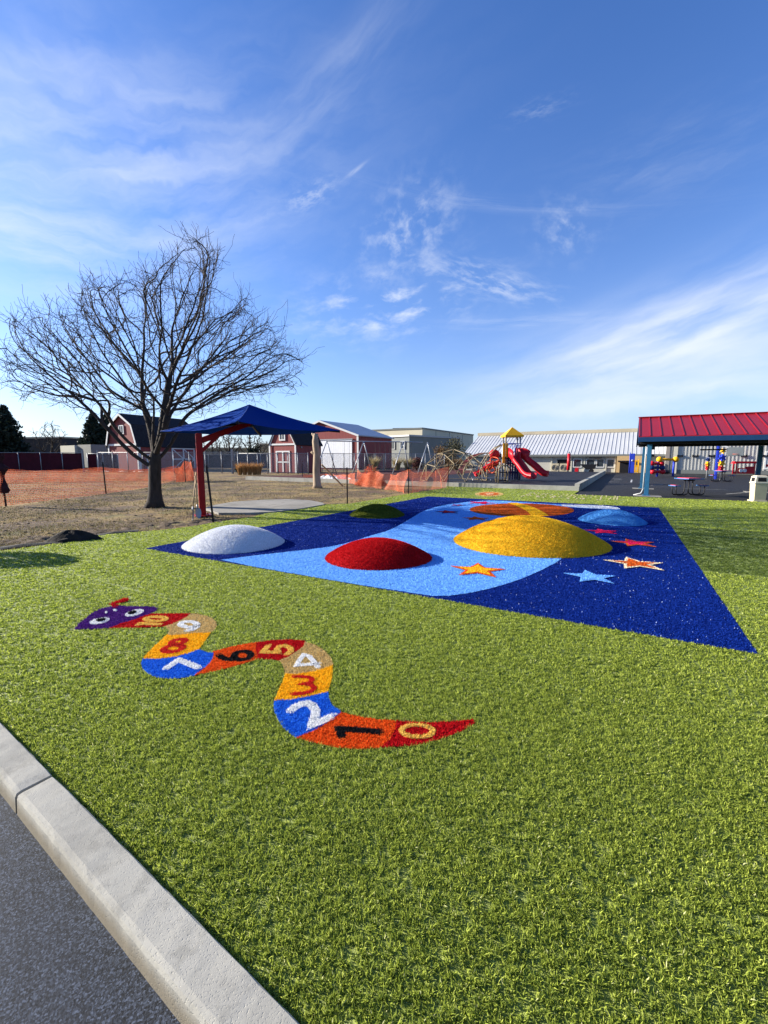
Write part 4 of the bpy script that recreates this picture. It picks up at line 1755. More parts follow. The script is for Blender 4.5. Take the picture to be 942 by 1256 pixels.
def netting(name, path, top, bot, label, cell=.06, strand=.013, wav=.04, cat='netting', group='orange safety netting'):
    """strands of plastic net strung along a path; top and bottom heights per path point"""
    P = [Vector((p[0], p[1], 0)) for p in path]
    cum = [0]
    for a, b in zip(P[:-1], P[1:]):
        cum.append(cum[-1] + (b - a).length)
    L = cum[-1]
    nx = int(L / cell)
    nz = max(4, int((max(top) - min(bot)) / cell))
    grid = np.zeros((nx + 1, nz + 1, 3))
    for i in range(nx + 1):
        s = L * i / nx
        k = min(len(P) - 2, max(0, np.searchsorted(cum, s) - 1))
        t = (s - cum[k]) / (cum[k + 1] - cum[k])
        p = P[k].lerp(P[k + 1], t)
        sag = 4 * t * (1 - t)
        d = (P[k + 1] - P[k]).normalized()
        nrm = Vector((-d.y, d.x, 0))
        tp, bt = top[k] * (1 - t) + top[k + 1] * t, bot[k] * (1 - t) + bot[k + 1] * t
        tp -= wav * 2.2 * sag + wav * .4 * math.sin(s * 3.1)
        for j in range(nz + 1):
            f = j / nz
            o = nrm * (wav * math.sin(s * 1.9 + f * 2) * 1.3 + wav * .7 * math.sin(s * 5.3 - f * 3))
            grid[i, j] = (p.x + o.x, p.y + o.y, bt + (tp - bt) * f + random.uniform(-.006, .006))
    hw = strand / 2
    up = np.array([0, 0, hw])
    parts = []
    a, b = grid[:-1].reshape(-1, 3), grid[1:].reshape(-1, 3)
    V = np.stack([a - up, b - up, b + up, a + up], 1).reshape(-1, 3)
    parts.append((V, np.arange(len(V)), np.full(len(a), 4), rng.uniform(.2, .9, len(a)), 0, False))
    a, b = grid[:, :-1].reshape(-1, 3), grid[:, 1:].reshape(-1, 3)
    tg = np.gradient(grid, axis=0)
    tg /= np.linalg.norm(tg, axis=2)[:, :, None] + 1e-9
    tt = tg[:, :-1].reshape(-1, 3) * hw
    V = np.stack([a - tt, a + tt, b + tt, b - tt], 1).reshape(-1, 3)
    parts.append((V, np.arange(len(V)), np.full(len(a), 4), rng.uniform(.2, .9, len(a)), 0, False))
    off = np.array([P[0].x, P[0].y, 0])
    parts = [shift(p, off) for p in parts]
    return tag(np_mesh(name, parts, [M_net], None, tuple(off)), label, cat, group)


netting('safety_net', [(-13.4, 9.2), g(7, 620), g(130, 605), g(183, 597), g(214, 589)], [1.25, 1.22, 1.2, 1.0, .85], [0, .02, 0, 0, 0], 'long orange net fence in front of the bare tree on the left', .07, .0105)
netting('safety_net', [(-34, 25), (-26, 27.5), (-20, 30), (-15.5, 31.5), (-13, 30.5)], [.95, .9, .95, 1., .95], [0, 0, 0, 0, 0], 'far run of orange netting behind the bare tree', .07, .016, .09)
netting('safety_net', [g(216, 591), g(227.5, 590.5), g(237, 588.5)], [.95, 1.5, 1.4], [0, 0, 0], 'bright bunched orange net hanging by the barn doors', .06, .028, .1)
netting('safety_net', [g(437, 596), g(462, 598), g(501, 604.5), g(549.5, 597)], [1.0, .9, 1.05, 1.15], [-.02, 0, 0, .02], 'sagging orange net fence behind the dark green mound', .07, .0135, .1)
netting('safety_net', [g(372, 588), g(400, 588), g(437, 594)], [.45, .4, .7], [0, 0, 0], 'low slack orange net behind the dead stump', .07, .016, .05)
# heap of crumpled net
hc = g(455, 595)
n = 2600
a, s = rng.uniform(0, 2 * PI, n), rng.uniform(0, 1, n) ** .6
hz = np.maximum(.02, (1 - s ** 1.5) * 1.05 * rng.uniform(.1, 1, n) * (1 + .25 * np.sin(3 * a)))
c0 = np.c_[np.cos(a) * s * .95, np.sin(a) * s * .7, hz]
v = rng.normal(0, 1, (n, 3))
v /= np.linalg.norm(v, axis=1)[:, None]
wv_ = np.cross(v, rng.normal(0, 1, (n, 3)))
wv_ /= np.linalg.norm(wv_, axis=1)[:, None]
v, wv_ = v * .12, wv_ * .007
V = np.stack([c0 - v - wv_, c0 - v + wv_, c0 + v + wv_, c0 + v - wv_], 1).reshape(-1, 3)
V[:, 2] = np.maximum(V[:, 2], 0)
tag(np_mesh('net_heap', [(V, np.arange(4 * n), np.full(n, 4), rng.uniform(0, 1, n), 0, False)], [M_net], None, (*hc, 0)), 'crumpled heap of orange netting in front of the red barn', 'net heap')

# dead stump with props, pale rubble
st = g(389, 598)
o = empty('dead_stump', (*st, 0), 0, 'tall bare stump with broken top standing on the dry grass', 'stump')
mb = MB()
mb.tube([(.02, 0, -.05), (0, 0, .15), (-.03, .02, .9), (.02, 0, 1.8), (-.05, .0, 2.5), (-.02, 0, 2.92)], [.30, .22, .19, .19, .17, .12], 10)
mb.build('trunk', P_stump, o)
for br_ in ([(-.02, 0, 2.6), (-.22, .05, 2.95)], [(0, 0, 1.75), (-.3, 0, 1.95)]):
    mb = MB()
    mb.tube(br_, [.09, .055], 7)
    mb.build('broken_branch', P_stump, o)
pr = empty('prop_board', (st[0] + .3, st[1] + .5, 0), 0, 'thin board leaning beside the dead stump', 'board')
mb = MB()
mb.bar((1.0, .6, 0), (-.1, 0, 1.25), .05, .08)
mb.build('board', P_wood, pr)
rb = g(403, 590)
sizes = [(0, 0, .34), (.45, .2, .3), (-.35, .2, .28), (.85, -.1, .28), (.25, -.3, .26), (1.2, .15, .25), (.6, -.35, .2), (-.1, .5, .3), (1.5, -.2, .2)]
labs = ['largest pale broken slab in the rubble beside the dead stump', 'pale chunk just right of the largest slab in the rubble', 'pale chunk nearest the dead stump', 'grey chunk in the middle of the rubble', 'low chunk in front of the largest slab', 'grey chunk toward the right of the rubble', 'small flat chunk at the front of the rubble', 'chunk at the back of the rubble', 'smallest chunk at the right end of the rubble']
for (dx_, dy_, r_), lb in zip(sizes, labs):
    bm = bmesh.new()
    bmesh.ops.create_icosphere(bm, subdivisions=1, radius=r_ * 1.35)
    for vtx in bm.verts:
        vtx.co = Vector((vtx.co.x * 1.3, vtx.co.y, max(-.02, vtx.co.z * .8 + .08))) * random.uniform(.75, 1.2)
    me = bpy.data.meshes.new('rubble_chunk')
    bm.to_mesh(me)
    bm.free()
    me.materials.append(mat('pale_rubble', (.5, .5, .48), .9, .3, 3))
    ob = bpy.data.objects.new('rubble_chunk', me)
    COL.objects.link(ob)
    ob.location = (rb[0] + dx_, rb[1] + dy_, 0)
    tag(ob, lb, 'rubble', 'pale rubble beside the dead stump')

# ================================================================= FENCES
def make_mesh_mat():
    m, q, b, out = newmat('chain_link')
    tc = q.n('ShaderNodeTexCoord').outputs['Object']
    sp_ = q.n('ShaderNodeSeparateXYZ')
    q.link(tc, sp_.inputs[0])
    s = q.m('ADD', sp_.outputs[0], sp_.outputs[2])
    d = q.m('SUBTRACT', sp_.outputs[0], sp_.outputs[2])

    def ln(x):
        return q.m('LESS_THAN', q.m('FRACT', q.m('MULTIPLY', x, 14.)), .14)
    f = q.m('MAXIMUM', ln(s), ln(d))
    tr = q.n('ShaderNodeBsdfTransparent')
    mx = q.n('ShaderNodeMixShader')
    q.link(f, mx.inputs[0])
    q.link(tr.outputs[0], mx.inputs[1])
    q.link(b.outputs[0], mx.inputs[2])
    q.link(mx.outputs[0], out.inputs[0])
    b.inputs['Base Color'].default_value = (.34, .35, .36, 1)
    b.inputs['Metallic'].default_value = .4
    b.inputs['Roughness'].default_value = .5
    return m


M_chain = make_mesh_mat()


def chain_fence(name, p0, p1, h, nbay, label, screen=None, postm=None, cat='fence', fat=1.):
    d = Vector((p1[0] - p0[0], p1[1] - p0[1], 0))
    L = d.length
    o = empty(name, (*p0, 0), math.atan2(d.y, d.x), label, cat)
    pm = postm or P_galv
    for i in range(nbay + 1):
        mb = MB()
        mb.tube([(L * i / nbay, 0, -.1), (L * i / nbay, 0, h + .05)], .045 * fat, 7)
        mb.build('post', pm, o)
    MB().tube([(0, 0, h), (L, 0, h)], .03 * fat, 6).build('rail', pm, o)
    MB().tube([(0, 0, .12), (L, 0, .12)], .02 * fat, 6).build('rail', pm, o)
    mb = MB()
    if screen:
        n = nbay * 6
        vs = []
        for i in range(n + 1):
            x = L * i / n
            b_ = .035 * math.sin(i * 1.9) + .03 * math.sin(i * .7)
            vs += [(x, .06, .04), (x, .06 + b_, h * .5), (x, .06, h - .05 - .02 * abs(math.sin(PI * i / 6)))]
        mb.add(vs, [(i * 3 + k, i * 3 + 3 + k, i * 3 + 4 + k, i * 3 + 1 + k) for i in range(n) for k in range(2)], True)
        mb.build('privacy_screen', screen, o)
    else:
        mb.add([(0, .05, .05), (L, .05, .05), (L, .05, h), (0, .05, h)], [(0, 1, 2, 3)])
        mb.build('wire_mesh', M_chain, o)
    return o


Yf = 52.
xat = lambda x, Y=Yf: at(x, 570, Y)[0]
fh = at(0, 555.3, Yf)[2]
chain_fence('screened_fence', (xat(-190), Yf - 6), (xat(103), Yf), fh, 13, 'long maroon screened fence with grey posts on the left', P_screen)
chain_fence('screened_fence', (xat(106), Yf + .3), (xat(139), Yf + 1), fh - .1, 2, 'short maroon screened panel left of the big barn', P_screen)
chain_fence('chain_link_fence', (xat(141), Yf - 3), (xat(292, 46), 46), 2.25, 9, 'grey chain link fence in front of the big barn')
chain_fence('chain_link_fence', (xat(292, 45), 45.), (xat(378, 44), 44.), 2.1, 7, 'grey chain link fence in front of the gambrel shed')
chain_fence('chain_link_fence', (xat(395, 50), 50.), (xat(545, 54), 54.), 2.15, 12, 'grey chain link fence in front of the long red barn')
# thick end posts
for x, Y_p, lb in ((102.5, 51.6, 'thick pale concrete end post of the maroon fence'), (285, 45.5, 'thick weathered post at the corner of the chain link fence'), (120.5, 51.9, 'white gate post between the maroon panels')):
    X = xat(x, Y_p)
    mb = MB()
    mb.box((X, Y_p, 1.25), (.19, .19, 2.6), 0, .03)
    tag(mb.build('gate_post', P_galv, off=(X, Y_p, 0)), lb, 'post')
# dark screened fence beyond the lot, seen through the chain link
chain_fence('dark_fence', (xat(176, 66), 66), (xat(400, 66), 66), 2.2, 14, 'dark screened fence beyond the bare trees', mat('dark_screen', (.05, .045, .05), .9, .2, 1), P_galv)

# ================================================================= BARNS
def tri_fan(mb, pts):
    mb.add(pts, [tuple(range(len(pts)))])


def barn(name, corner, rz, W, L, prof, label, wallm, sidem, roofm, roof_t=.12, over=.25, cat='barn'):
    """front gable along +x from the near corner (x runs 0..-W), length along +y; prof: half section [(offset from axis 0..1, z)]"""
    o = empty(name, (*corner, 0), rz, label, cat)
    half = [(W / 2 * a, z) for a, z in prof]
    sec = [(-W / 2 - a, z) for a, z in half[:-1]] + [(-W / 2 + half[-1][0], half[-1][1])] + [(-W / 2 + a, z) for a, z in reversed(half[:-1])]
    body = [(-W, 0)] + sec + [(0, 0)]
    mb = MB()
    mb.extr(body, 0, L)
    mb.build('wall', wallm, o)
    mb = MB()
    for k in range(len(sec) - 1):
        (x0, z0), (x1, z1) = sec[k], sec[k + 1]
        d = Vector((x1 - x0, 0, z1 - z0))
        nrm = Vector((-d.z, 0, d.x)).normalized() * roof_t
        e0 = d.normalized() * (over if k == 0 else .02)
        e1 = d.normalized() * (over if k == len(sec) - 2 else .02)
        a, b = Vector((x0, 0, z0)) - e0, Vector((x1, 0, z1)) + e1
        lift = nrm * .06
        for y0, y1 in ((-over, L + over),):
            vs = [a + lift, b + lift, b + nrm, a + nrm]
            vs = [Vector((p.x, y0, p.z)) for p in vs] + [Vector((p.x, y1, p.z)) for p in vs]
            mb.add(vs, [(0, 1, 2, 3), (7, 6, 5, 4), (0, 4, 5, 1), (1, 5, 6, 2), (2, 6, 7, 3), (3, 7, 4, 0)])
    mb.build('roof', roofm, o)
    return o, sec


def trim_line(pts, w_, y, parent, name='trim', m=None, d=.05):
    mb = MB()
    for a, b in zip(pts[:-1], pts[1:]):
        mb.bar((a[0], y, a[1]), (b[0], y, b[1]), d, w_)
    return mb.build(name, m or P_white, parent)


def barn_door(o, x0, x1, z0, z1, y, fr=.14, name='door', cross=True, mid=True, fillm=None, side=False, xs=0.):
    """double door with white frame; side=True puts it on the long wall x = xs"""
    def T(x, yy, z):
        return (xs + .02 - yy, x, z) if side else (x, yy, z)
    dr = MB()

    def bx(xa, xb, za, zb, yy, t):
        p, s = T((xa + xb) / 2, yy, (za + zb) / 2), ((t, xb - xa, zb - za) if side else (xb - xa, t, zb - za))
        return p, s
    p, s = bx(x0, x1, z0, z1, y + .01, .05)
    dr.box(p, s)
    d = dr.build(name, fillm or P_barnred, o)
    mb = MB()
    xm = (x0 + x1) / 2
    for xa, xb, za, zb in ((x0 - fr, x0, z0, z1 + fr), (x1, x1 + fr, z0, z1 + fr), (x0, x1, z1, z1 + fr), (xm - fr * .6, xm + fr * .6, z0, z1)):
        mb.box(*bx(xa, xb, za, zb, y - .03, .07))
    if mid:
        zm = (z0 + z1) / 2
        for xa, xb in ((x0, xm - fr * .6), (xm + fr * .6, x1)):
            mb.box(*bx(xa, xb, zm - fr / 2, zm + fr / 2, y - .03, .06))
            if cross:
                mb.bar(T(xa, y - .035, z0), T(xb, y - .035, zm - fr / 2), .05, fr * .7)
                mb.bar(T(xb, y - .04, zm + fr / 2), T(xa, y - .04, z1), .05, fr * .7)
    mb.build('door_frame', P_white, d)
    return d


# big barn behind the tree
cB = (at(171, 570, 55)[0], 55.)
rz = math.atan2(.45, .89) * -1
b1, sec = barn('barn', cB, rz, 6.3, 9.0, [(1.0, 3.3), (.74, 5.8), (0, 7.25)], 'pink red gambrel barn with a black roof behind the bare tree', P_barnred, P_barnred, P_roofblack, .15, .3)
trim_line([(x, z) for x, z in sec], .26, -.30, b1)
mb = MB()
mb.box((-3.15, -.05, 3.35), (6.4, .08, .26))
mb.box((-.1, -.05, 1.6), (.24, .08, 3.2))
mb.box((-6.2, -.05, 1.6), (.24, .08, 3.2))
mb.box((.06, 4.5, 3.3), (.08, 9.0, .24))
mb.box((.06, .12, 1.6), (.08, .24, 3.2))
mb.box((.06, 8.85, 1.6), (.08, .24, 3.2))
mb.build('wall_trim', P_white, b1)
barn_door(b1, 4.9, 8.3, .1, 2.85, 0, .16, side=True)
mb = MB()
mb.box((-3.15, -.03, 5.3), (.8, .06, .9))
wd_ = mb.build('window', P_glass, b1)
mb = MB()
for a_, s_ in (((-3.62, -.06, 5.3), (.12, .08, 1.15)), ((-2.68, -.06, 5.3), (.12, .08, 1.15)), ((-3.15, -.06, 5.82), (.82, .08, .12)), ((-3.15, -.06, 4.78), (.82, .08, .12)), ((-3.15, -.06, 5.3), (.06, .07, .9))):
    mb.box(a_, s_)
mb.build('window_frame', P_white, wd_)
mb = MB()
mb.box((.03, 1.7, 1.0), (.06, 1.1, 1.9))
dd_ = mb.build('door', P_barnred2, b1)
mb = MB()
for a_, s_ in (((.07, 1.08, 1.05), (.08, .12, 2.1)), ((.07, 2.32, 1.05), (.08, .12, 2.1)), ((.07, 1.7, 2.05), (.08, 1.12, .14)), ((.07, 1.7, 1.1), (.08, 1.12, .12))):
    mb.box(a_, s_)
mb.build('door_frame', P_white, dd_)

# gambrel shed
cS = (at(363.5, 570, 46)[0], 46.)
b2, sec = barn('shed', cS, UA, 3.75, 4.3, [(1.0, 3.1), (.62, 4.3), (0, 4.72)], 'small red gambrel shed with white trim and double doors', P_barnred, P_barnred2, P_roofblack, .12, .16, 'shed')
trim_line([(-3.75, 0)] + [(x, z) for x, z in sec] + [(0, 0)], .2, -.1, b2)
mb = MB()
mb.box((-1.875, -.05, 3.1), (3.7, .07, .18))
mb.build('wall_trim', P_white, b2)
barn_door(b2, -2.75, -1.0, .1, 2.25, 0, .15, cross=False)
mb = MB()
mb.box((-1.875, -.03, 3.95), (.62, .05, .62))
wd_ = mb.build('window', P_glass, b2)
mb = MB()
for a_, s_ in (((-2.25, -.06, 3.95), (.14, .08, .9)), ((-1.5, -.06, 3.95), (.14, .08, .9)), ((-1.875, -.06, 4.33), (.62, .08, .14)), ((-1.875, -.06, 3.57), (.62, .08, .14)), ((-1.875, -.06, 3.95), (.07, .07, .62))):
    mb.box(a_, s_)
mb.build('window_frame', P_white, wd_)
mb = MB()
mb.sphere((.10, .8, 2.75), .09, 8, 6)
mb.box((.05, .8, 2.85), (.12, .12, .08))
mb.build('wall_lamp', P_galv, b2)

# long red barn with silver roof
cC = (at(440, 570, 60)[0], 60.)
b3, sec = barn('barn', cC, UA, 13.3, 9.6, [(1.0, 4.72), (0, 6.95)], 'long red barn with a silver roof and a big white sliding door', P_barnred, P_barnred2, P_roofsilver, .16, .3)
mb = MB()
mb.bar((-13.3, -.32, 4.74), (-6.65, -.32, 6.98), .06, .26)
mb.bar((-6.65, -.32, 6.98), (.2, -.32, 4.70), .06, .26)
mb.box((-.12, -.05, 2.3), (.3, .08, 4.6))
mb.build('trim', P_white, b3)
M_door = mat('sliding_door_white', (.72, .73, .74), .5, .05, .6)
mb = MB()
for i in range(14):
    mb.box((-6.45 + i * .40, -.08, 2.2), (.385, .06, 4.0))
dd_ = mb.build('sliding_door', M_door, b3)
mb = MB()
mb.box((-4.0, -.12, 4.28), (6.2, .12, .14))
mb.build('door_track', P_galv, dd_)
mb = MB()
mb.box((.9, 2.6, 2.3), (1.9, 3.0, .16))
mb.build('porch_roof', mat('porch_red', (.35, .06, .06), .6, .1, 2), b3)
mb = MB()
for y_ in (1.2, 4.0):
    mb.box((1.75, y_, 1.1), (.12, .12, 2.2))
mb.build('porch_post', P_tan, b3)
mb = MB()
mb.box((.03, 2.6, 1.0), (.05, 1.1, 2.0))
mb.build('door', P_dark, b3)

# ================================================================= WAREHOUSES AND FAR BUILDINGS
def bldg(name, x0, x1, yt, Y0, Y1, depth, m, label, cat='building', base=0.):
    """flat roofed block whose front edge runs between two sight lines"""
    a, b = at(x0, yt, Y0), at(x1, yt, Y1)
    d = Vector((b[0] - a[0], b[1] - a[1], 0))
    o = empty(name, (a[0], a[1], 0), math.atan2(d.y, d.x), label, cat)
    z = a[2]
    mb = MB()
    mb.box((d.length / 2, depth / 2, z / 2), (d.length, depth, z))
    mb.build('wall', m, o)
    mb = MB()
    L_ = d.length
    mb.box((L_ / 2, -.06, z + .1), (L_ + .3, .3, .3))
    mb.box((L_ / 2, depth + .06, z + .1), (L_ + .3, .3, .3))
    mb.box((-.06, depth / 2, z + .1), (.3, depth - .2, .3))
    mb.box((L_ + .06, depth / 2, z + .1), (.3, depth - .2, .3))
    mb.build('parapet', P_galv if m is P_greymetal else P_tan2, o)
    return o, L_, z


o, L_, z = bldg('warehouse', 476, 502, 536.3, 78, 74, 14, P_greymetal, 'grey metal building with two square vents right of the red barn')
for k in (.25, .72):
    mb = MB()
    mb.box((L_ * k, -.05, z - 1.5), (1.0, .12, 1.2))
    wv = mb.build('vent', P_glass, o)
    mb = MB()
    for s_ in (-1, 1):
        mb.box((L_ * k + s_ * .56, -.1, z - 1.5), (.1, .14, 1.4))
        mb.box((L_ * k, -.1, z - 1.5 + s_ * .66), (1.0, .14, .1))
    mb.build('vent_frame', P_galv, wv)
o, L_, z = bldg('warehouse', 440, 521, 531.2, 112, 108, 30, P_pale, 'pale flat roofed building beyond the grey metal one')
mb = MB()
mb.box((L_ * .62, 6, z + .8), (5.5, 3, 1.3), 0, .1)
mb.box((L_ * .78, 7, z + .5), (2.5, 2, .9), 0, .1)
mb.build('roof_unit', P_greymetal, o)
# tall tan tilt-up hall receding to the right
a, b = at(518, 525.5, 84), at(580.5, 533.6, 108)
d = Vector((b[0] - a[0], b[1] - a[1], 0))
o = empty('hall', (a[0], a[1], 0), math.atan2(d.y, d.x), 'tall tan windowless hall behind the dark shrub', 'building')
z = a[2]
mb = MB()
mb.box((d.length / 2, 12, z / 2), (d.length, 24, z))
mb.build('wall', P_tan2, o)
mb = MB()
mb.box((d.length / 2, -.04, z + .05), (d.length + .2, .2, .25))
mb.box((-.04, 12, z + .05), (.2, 24, .25))
mb.build('coping', P_greymetal, o)
for k in (.22, .47, .74):
    mb = MB()
    mb.box((d.length * k, -.01, z / 2 - .1), (.12, .06, z - .2))
    mb.build('panel_joint', P_greymetal, o)
# dark hip roofed building and pale container on the left
o, L_, z = bldg('far_building', 22, 77, 537.5, 92, 90, 16, mat('dark_wall', (.035, .035, .036), .9, .2, .3), 'long dark flat building beyond the maroon fence on the left')
X0, Y0, Z0 = at(71, 546.3, 68)
X1 = at(113, 546.3, 66)[0]
o = empty('site_cabin', (X0 - 1.3, Y0 + 2, 0), -.5, 'pale beige site cabin showing above the maroon fence', 'site cabin')
mb = MB()
mb.box(((X1 - X0) * .36, 1.2, Z0 / 2), ((X1 - X0) * .66, 2.4, Z0), 0, .05)
mb.build('body', P_pale, o)
mb = MB()
mb.box(((X1 - X0) * .98, 1.6, Z0 / 2 + .1), ((X1 - X0) * .56, 2.4, Z0), 0, .05)
mb.build('annex', mat('annex_grey', (.22, .22, .19), .8, .1, .5), o)
o, L_, z = bldg('far_building', 318, 345, 545, 118, 116, 14, mat('olive_wall', (.22, .20, .13), .9, .15, .2), 'low olive building beyond the fence left of the gambrel shed')
o, L_, z = bldg('far_building', 240, 300, 550, 125, 125, 14, mat('olive_wall', (.22, .20, .13), .9, .15, .2), 'low olive building behind the red umbrella post')
# ================================================================= COURT, RAISED PLAY SURFACE
struct('court', [UV(-2.0, 20.5), UV(70, 20.5), UV(70, 62), UV(-30, 62), UV(-30, 50), UV(-2.0, 50)], -.012, M_lot, 'dark asphalt court behind the lawn')
mb = MB()
for (u0, v0, u1, v1, t) in ((-1.2, 30, -.2, 30.05, .1), (0.2, 33, .25, 37, .1), (1.2, 30, 1.9, 31.2, .1), (2.6, 27.5, 4.9, 27.55, .08), (3.9, 24.3, 5.6, 27.0, .09), (-1.1, 33, -.5, 33.05, .1), (-.9, 36, -.4, 36.6, .12), (-1.0, 38, -.5, 38.4, .12), (6, 29, 9, 29.05, .08)):
    a, b = Vector((*UV(u0, v0), 0)), Vector((*UV(u1, v1), 0))
    d = (b - a).normalized()
    s = Vector((-d.y, d.x, 0)) * t / 2
    mb.add([tuple(p + Vector((0, 0, -.007))) for p in (a - s, b - s, b + s, a + s)], [(0, 1, 2, 3)])
tag(mb.build('court_lines', mat('worn_line_paint', (.36, .36, .35), .8, .4, 6)), 'worn white lines on the asphalt court', kind='structure')

PZ = .17
tag(MB().prism([UV(-13.5, 22.98), UV(-2.28, 22.98), UV(-2.28, 49.8), UV(-13.5, 49.8)], -.05, PZ).build('rubber_floor', M_rubber), 'black rubber surface of the raised play area', kind='structure')
tag(MB().prism([UV(-25.0, 22.98), UV(-13.52, 22.98), UV(-13.52, 49.8), UV(-25.0, 49.8)], -.05, PZ - .01).build('mulch_floor', P_mulch), 'dark red mulch of the left play area', kind='structure')
mb = MB()
for k in range(8):
    u0 = -25.2 + k * 2.9
    u1 = min(u0 + 2.885, -2.05)
    pts = [UV(u0, 22.75), UV(u1, 22.75), UV(u1, 22.975), UV(u0, 22.975)]
    mb.prism(pts, -.08, .225)
for k in range(9):
    v0 = 22.98 + k * 3.0
    pts = [UV(-2.275, v0), UV(-2.05, v0), UV(-2.05, v0 + 2.985), UV(-2.275, v0 + 2.985)]
    mb.prism(pts, -.08, .34)
tag(mb.build('play_kerb', M_curb2), 'concrete kerb round the raised play area', kind='structure')

# ================================================================= SCHOOL BUILDING


def u_on(x, v):
    """u of the point on the vertical plane v seen at picture column x"""
    k = (x - CX) / F * (CT + ST * .08)
    return (k * VV[1] * v - VV[0] * v) / (UU[0] - k * UU[1])


VB = 55.1
u0 = -19.0
sc = empty('school_building', (*UV(u0, VB), 0), UA, 'long low tan school building with a ribbed silver roof', 'building')
LB = u_on(814, VB) - u0
EH, RH, RUN = 1.98, 4.75, 6.2
M_scwall = mat('school_siding', (.44, .42, .35), .7, .08, .4)
M_silver = mat('silver_ribs', (.47, .475, .475), .5, .06, .4, metal=.1)
mb = MB()
mb.extr([(0, 0), (0, EH), (RUN, RH - .05), (RUN * 2, EH), (RUN * 2, 0)], 0, LB)
# profile is across the building: turn x<->y
mb.v = [(y, x, z) for x, y, z in mb.v]
mb.build('wall', M_scwall, sc)
mb = MB()
vs = [(-.3, -.4, EH - .10), (LB, -.4, EH - .10), (LB, RUN, RH), (-.3, RUN, RH), (-.3, -.4, EH + .02), (LB, -.4, EH + .02), (LB, RUN, RH + .12), (-.3, RUN, RH + .12)]
mb.add(vs, [(3, 2, 1, 0), (4, 5, 6, 7), (0, 1, 5, 4), (1, 2, 6, 5), (2, 3, 7, 6), (3, 0, 4, 7)])
sl = (RH + .12 - EH - .02) / (RUN + .4)
i = 0
x = -.15
while x < LB - .1:
    a, b = Vector((x, -.41, EH + .03)), Vector((x, RUN - .02, RH + .13))
    mb.bar(a, b, .05, .04)
    x += .42
vs = [(-.3, RUN + .02, RH), (LB, RUN + .02, RH), (LB, RUN * 2 + .4, EH - .1), (-.3, RUN * 2 + .4, EH - .1)]
mb.add(vs + [(a, b, c + .12) for a, b, c in vs], [(3, 2, 1, 0), (4, 5, 6, 7), (0, 1, 5, 4), (1, 2, 6, 5), (2, 3, 7, 6), (3, 0, 4, 7)])
rf = mb.build('roof', M_silver, sc)
mb = MB()
mb.box((LB / 2 - .1, RUN, RH + .26), (LB + .5, .5, .42))
mb.build('ridge_cap', P_tan, rf)
mb = MB()
mb.box((LB / 2 - .15, -.45, EH - .06), (LB + .3, .09, .24))
mb.build('gutter', P_greymetal, rf)


def onwall(x0, x1, y0, y1, v=VB):
    """rectangle on the wall plane from picture bounds -> (u0, u1, z0, z1)"""
    ua, ub_ = u_on(x0, v), u_on(x1, v)
    p = UV((ua + ub_) / 2, v)
    return ua, ub_, at(CX, y1, p[1])[2], at(CX, y0, p[1])[2]


def wall_window(x0, x1, y0, y1, parent, orig, v=VB, name='window', m=None, fm=None, fr=.09):
    a, b, z0, z1 = onwall(x0, x1, y0, y1, v)
    a, b = a - orig, b - orig
    z0 = max(z0, .05)
    mb = MB()
    mb.box(((a + b) / 2, -.02, (z0 + z1) / 2), (b - a, .05, z1 - z0))
    w_ = mb.build(name, m or P_glass, parent)
    mb = MB()
    for cx__, cz__, sx__, sz__ in ((a - fr / 2, (z0 + z1) / 2, fr, z1 - z0 + 2 * fr), (b + fr / 2, (z0 + z1) / 2, fr, z1 - z0 + 2 * fr), ((a + b) / 2, z0 - fr / 2, b - a, fr), ((a + b) / 2, z1 + fr / 2, b - a, fr)):
        mb.box((cx__, -.05, cz__), (sx__, .1, sz__))
    mb.build('window_frame' if name == 'window' else 'frame', fm or P_white, w_)
    return w_


for x0, x1 in ((702, 710.5), (717.5, 727), (730, 738), (742.5, 750.5)):
    wall_window(x0, x1, 563.5, 572.5, sc, u0)
wall_window(682, 694.5, 564, 569.5, sc, u0, name='recessed_panel', m=P_dark, fm=P_greymetal)
# downpipes
for x in (675, 699, 715, 741, 752):
    mb = MB()
    a = u_on(x, VB) - u0
    mb.box((a, -.08, EH / 2), (.12, .1, EH))
    mb.build('downpipe', P_pale, sc)
a, b, z0, z1 = onwall(754, 790, 560, 582)
mb = MB()
mb.box(((a + b) / 2 - u0, -.30, EH / 2 - .06), (b - a, .6, EH - .14))
en = mb.build('entrance', mat('entrance_tan', (.50, .34, .16), .7, .1, .6), sc)
a, b, z0, z1 = onwall(758, 772, 567, 580)
mb = MB()
mb.box(((a + b) / 2 - u0, -.61, z1 / 2), (b - a, .06, z1))
dr_ = mb.build('door', P_dark, en)
mb = MB()
mb.box(((a + b) / 2 - u0, -.72, z1 + .12), (b - a + .4, .3, .14))
mb.build('door_canopy', P_black, dr_)
mb = MB()
a, b, z0, z1 = onwall(720, 736, 559.5, 562.5)
mb.box(((a + b) / 2 - u0, -.50, EH - .32), (b - a, .18, .14))
mb.build('wall_light', P_black, sc)

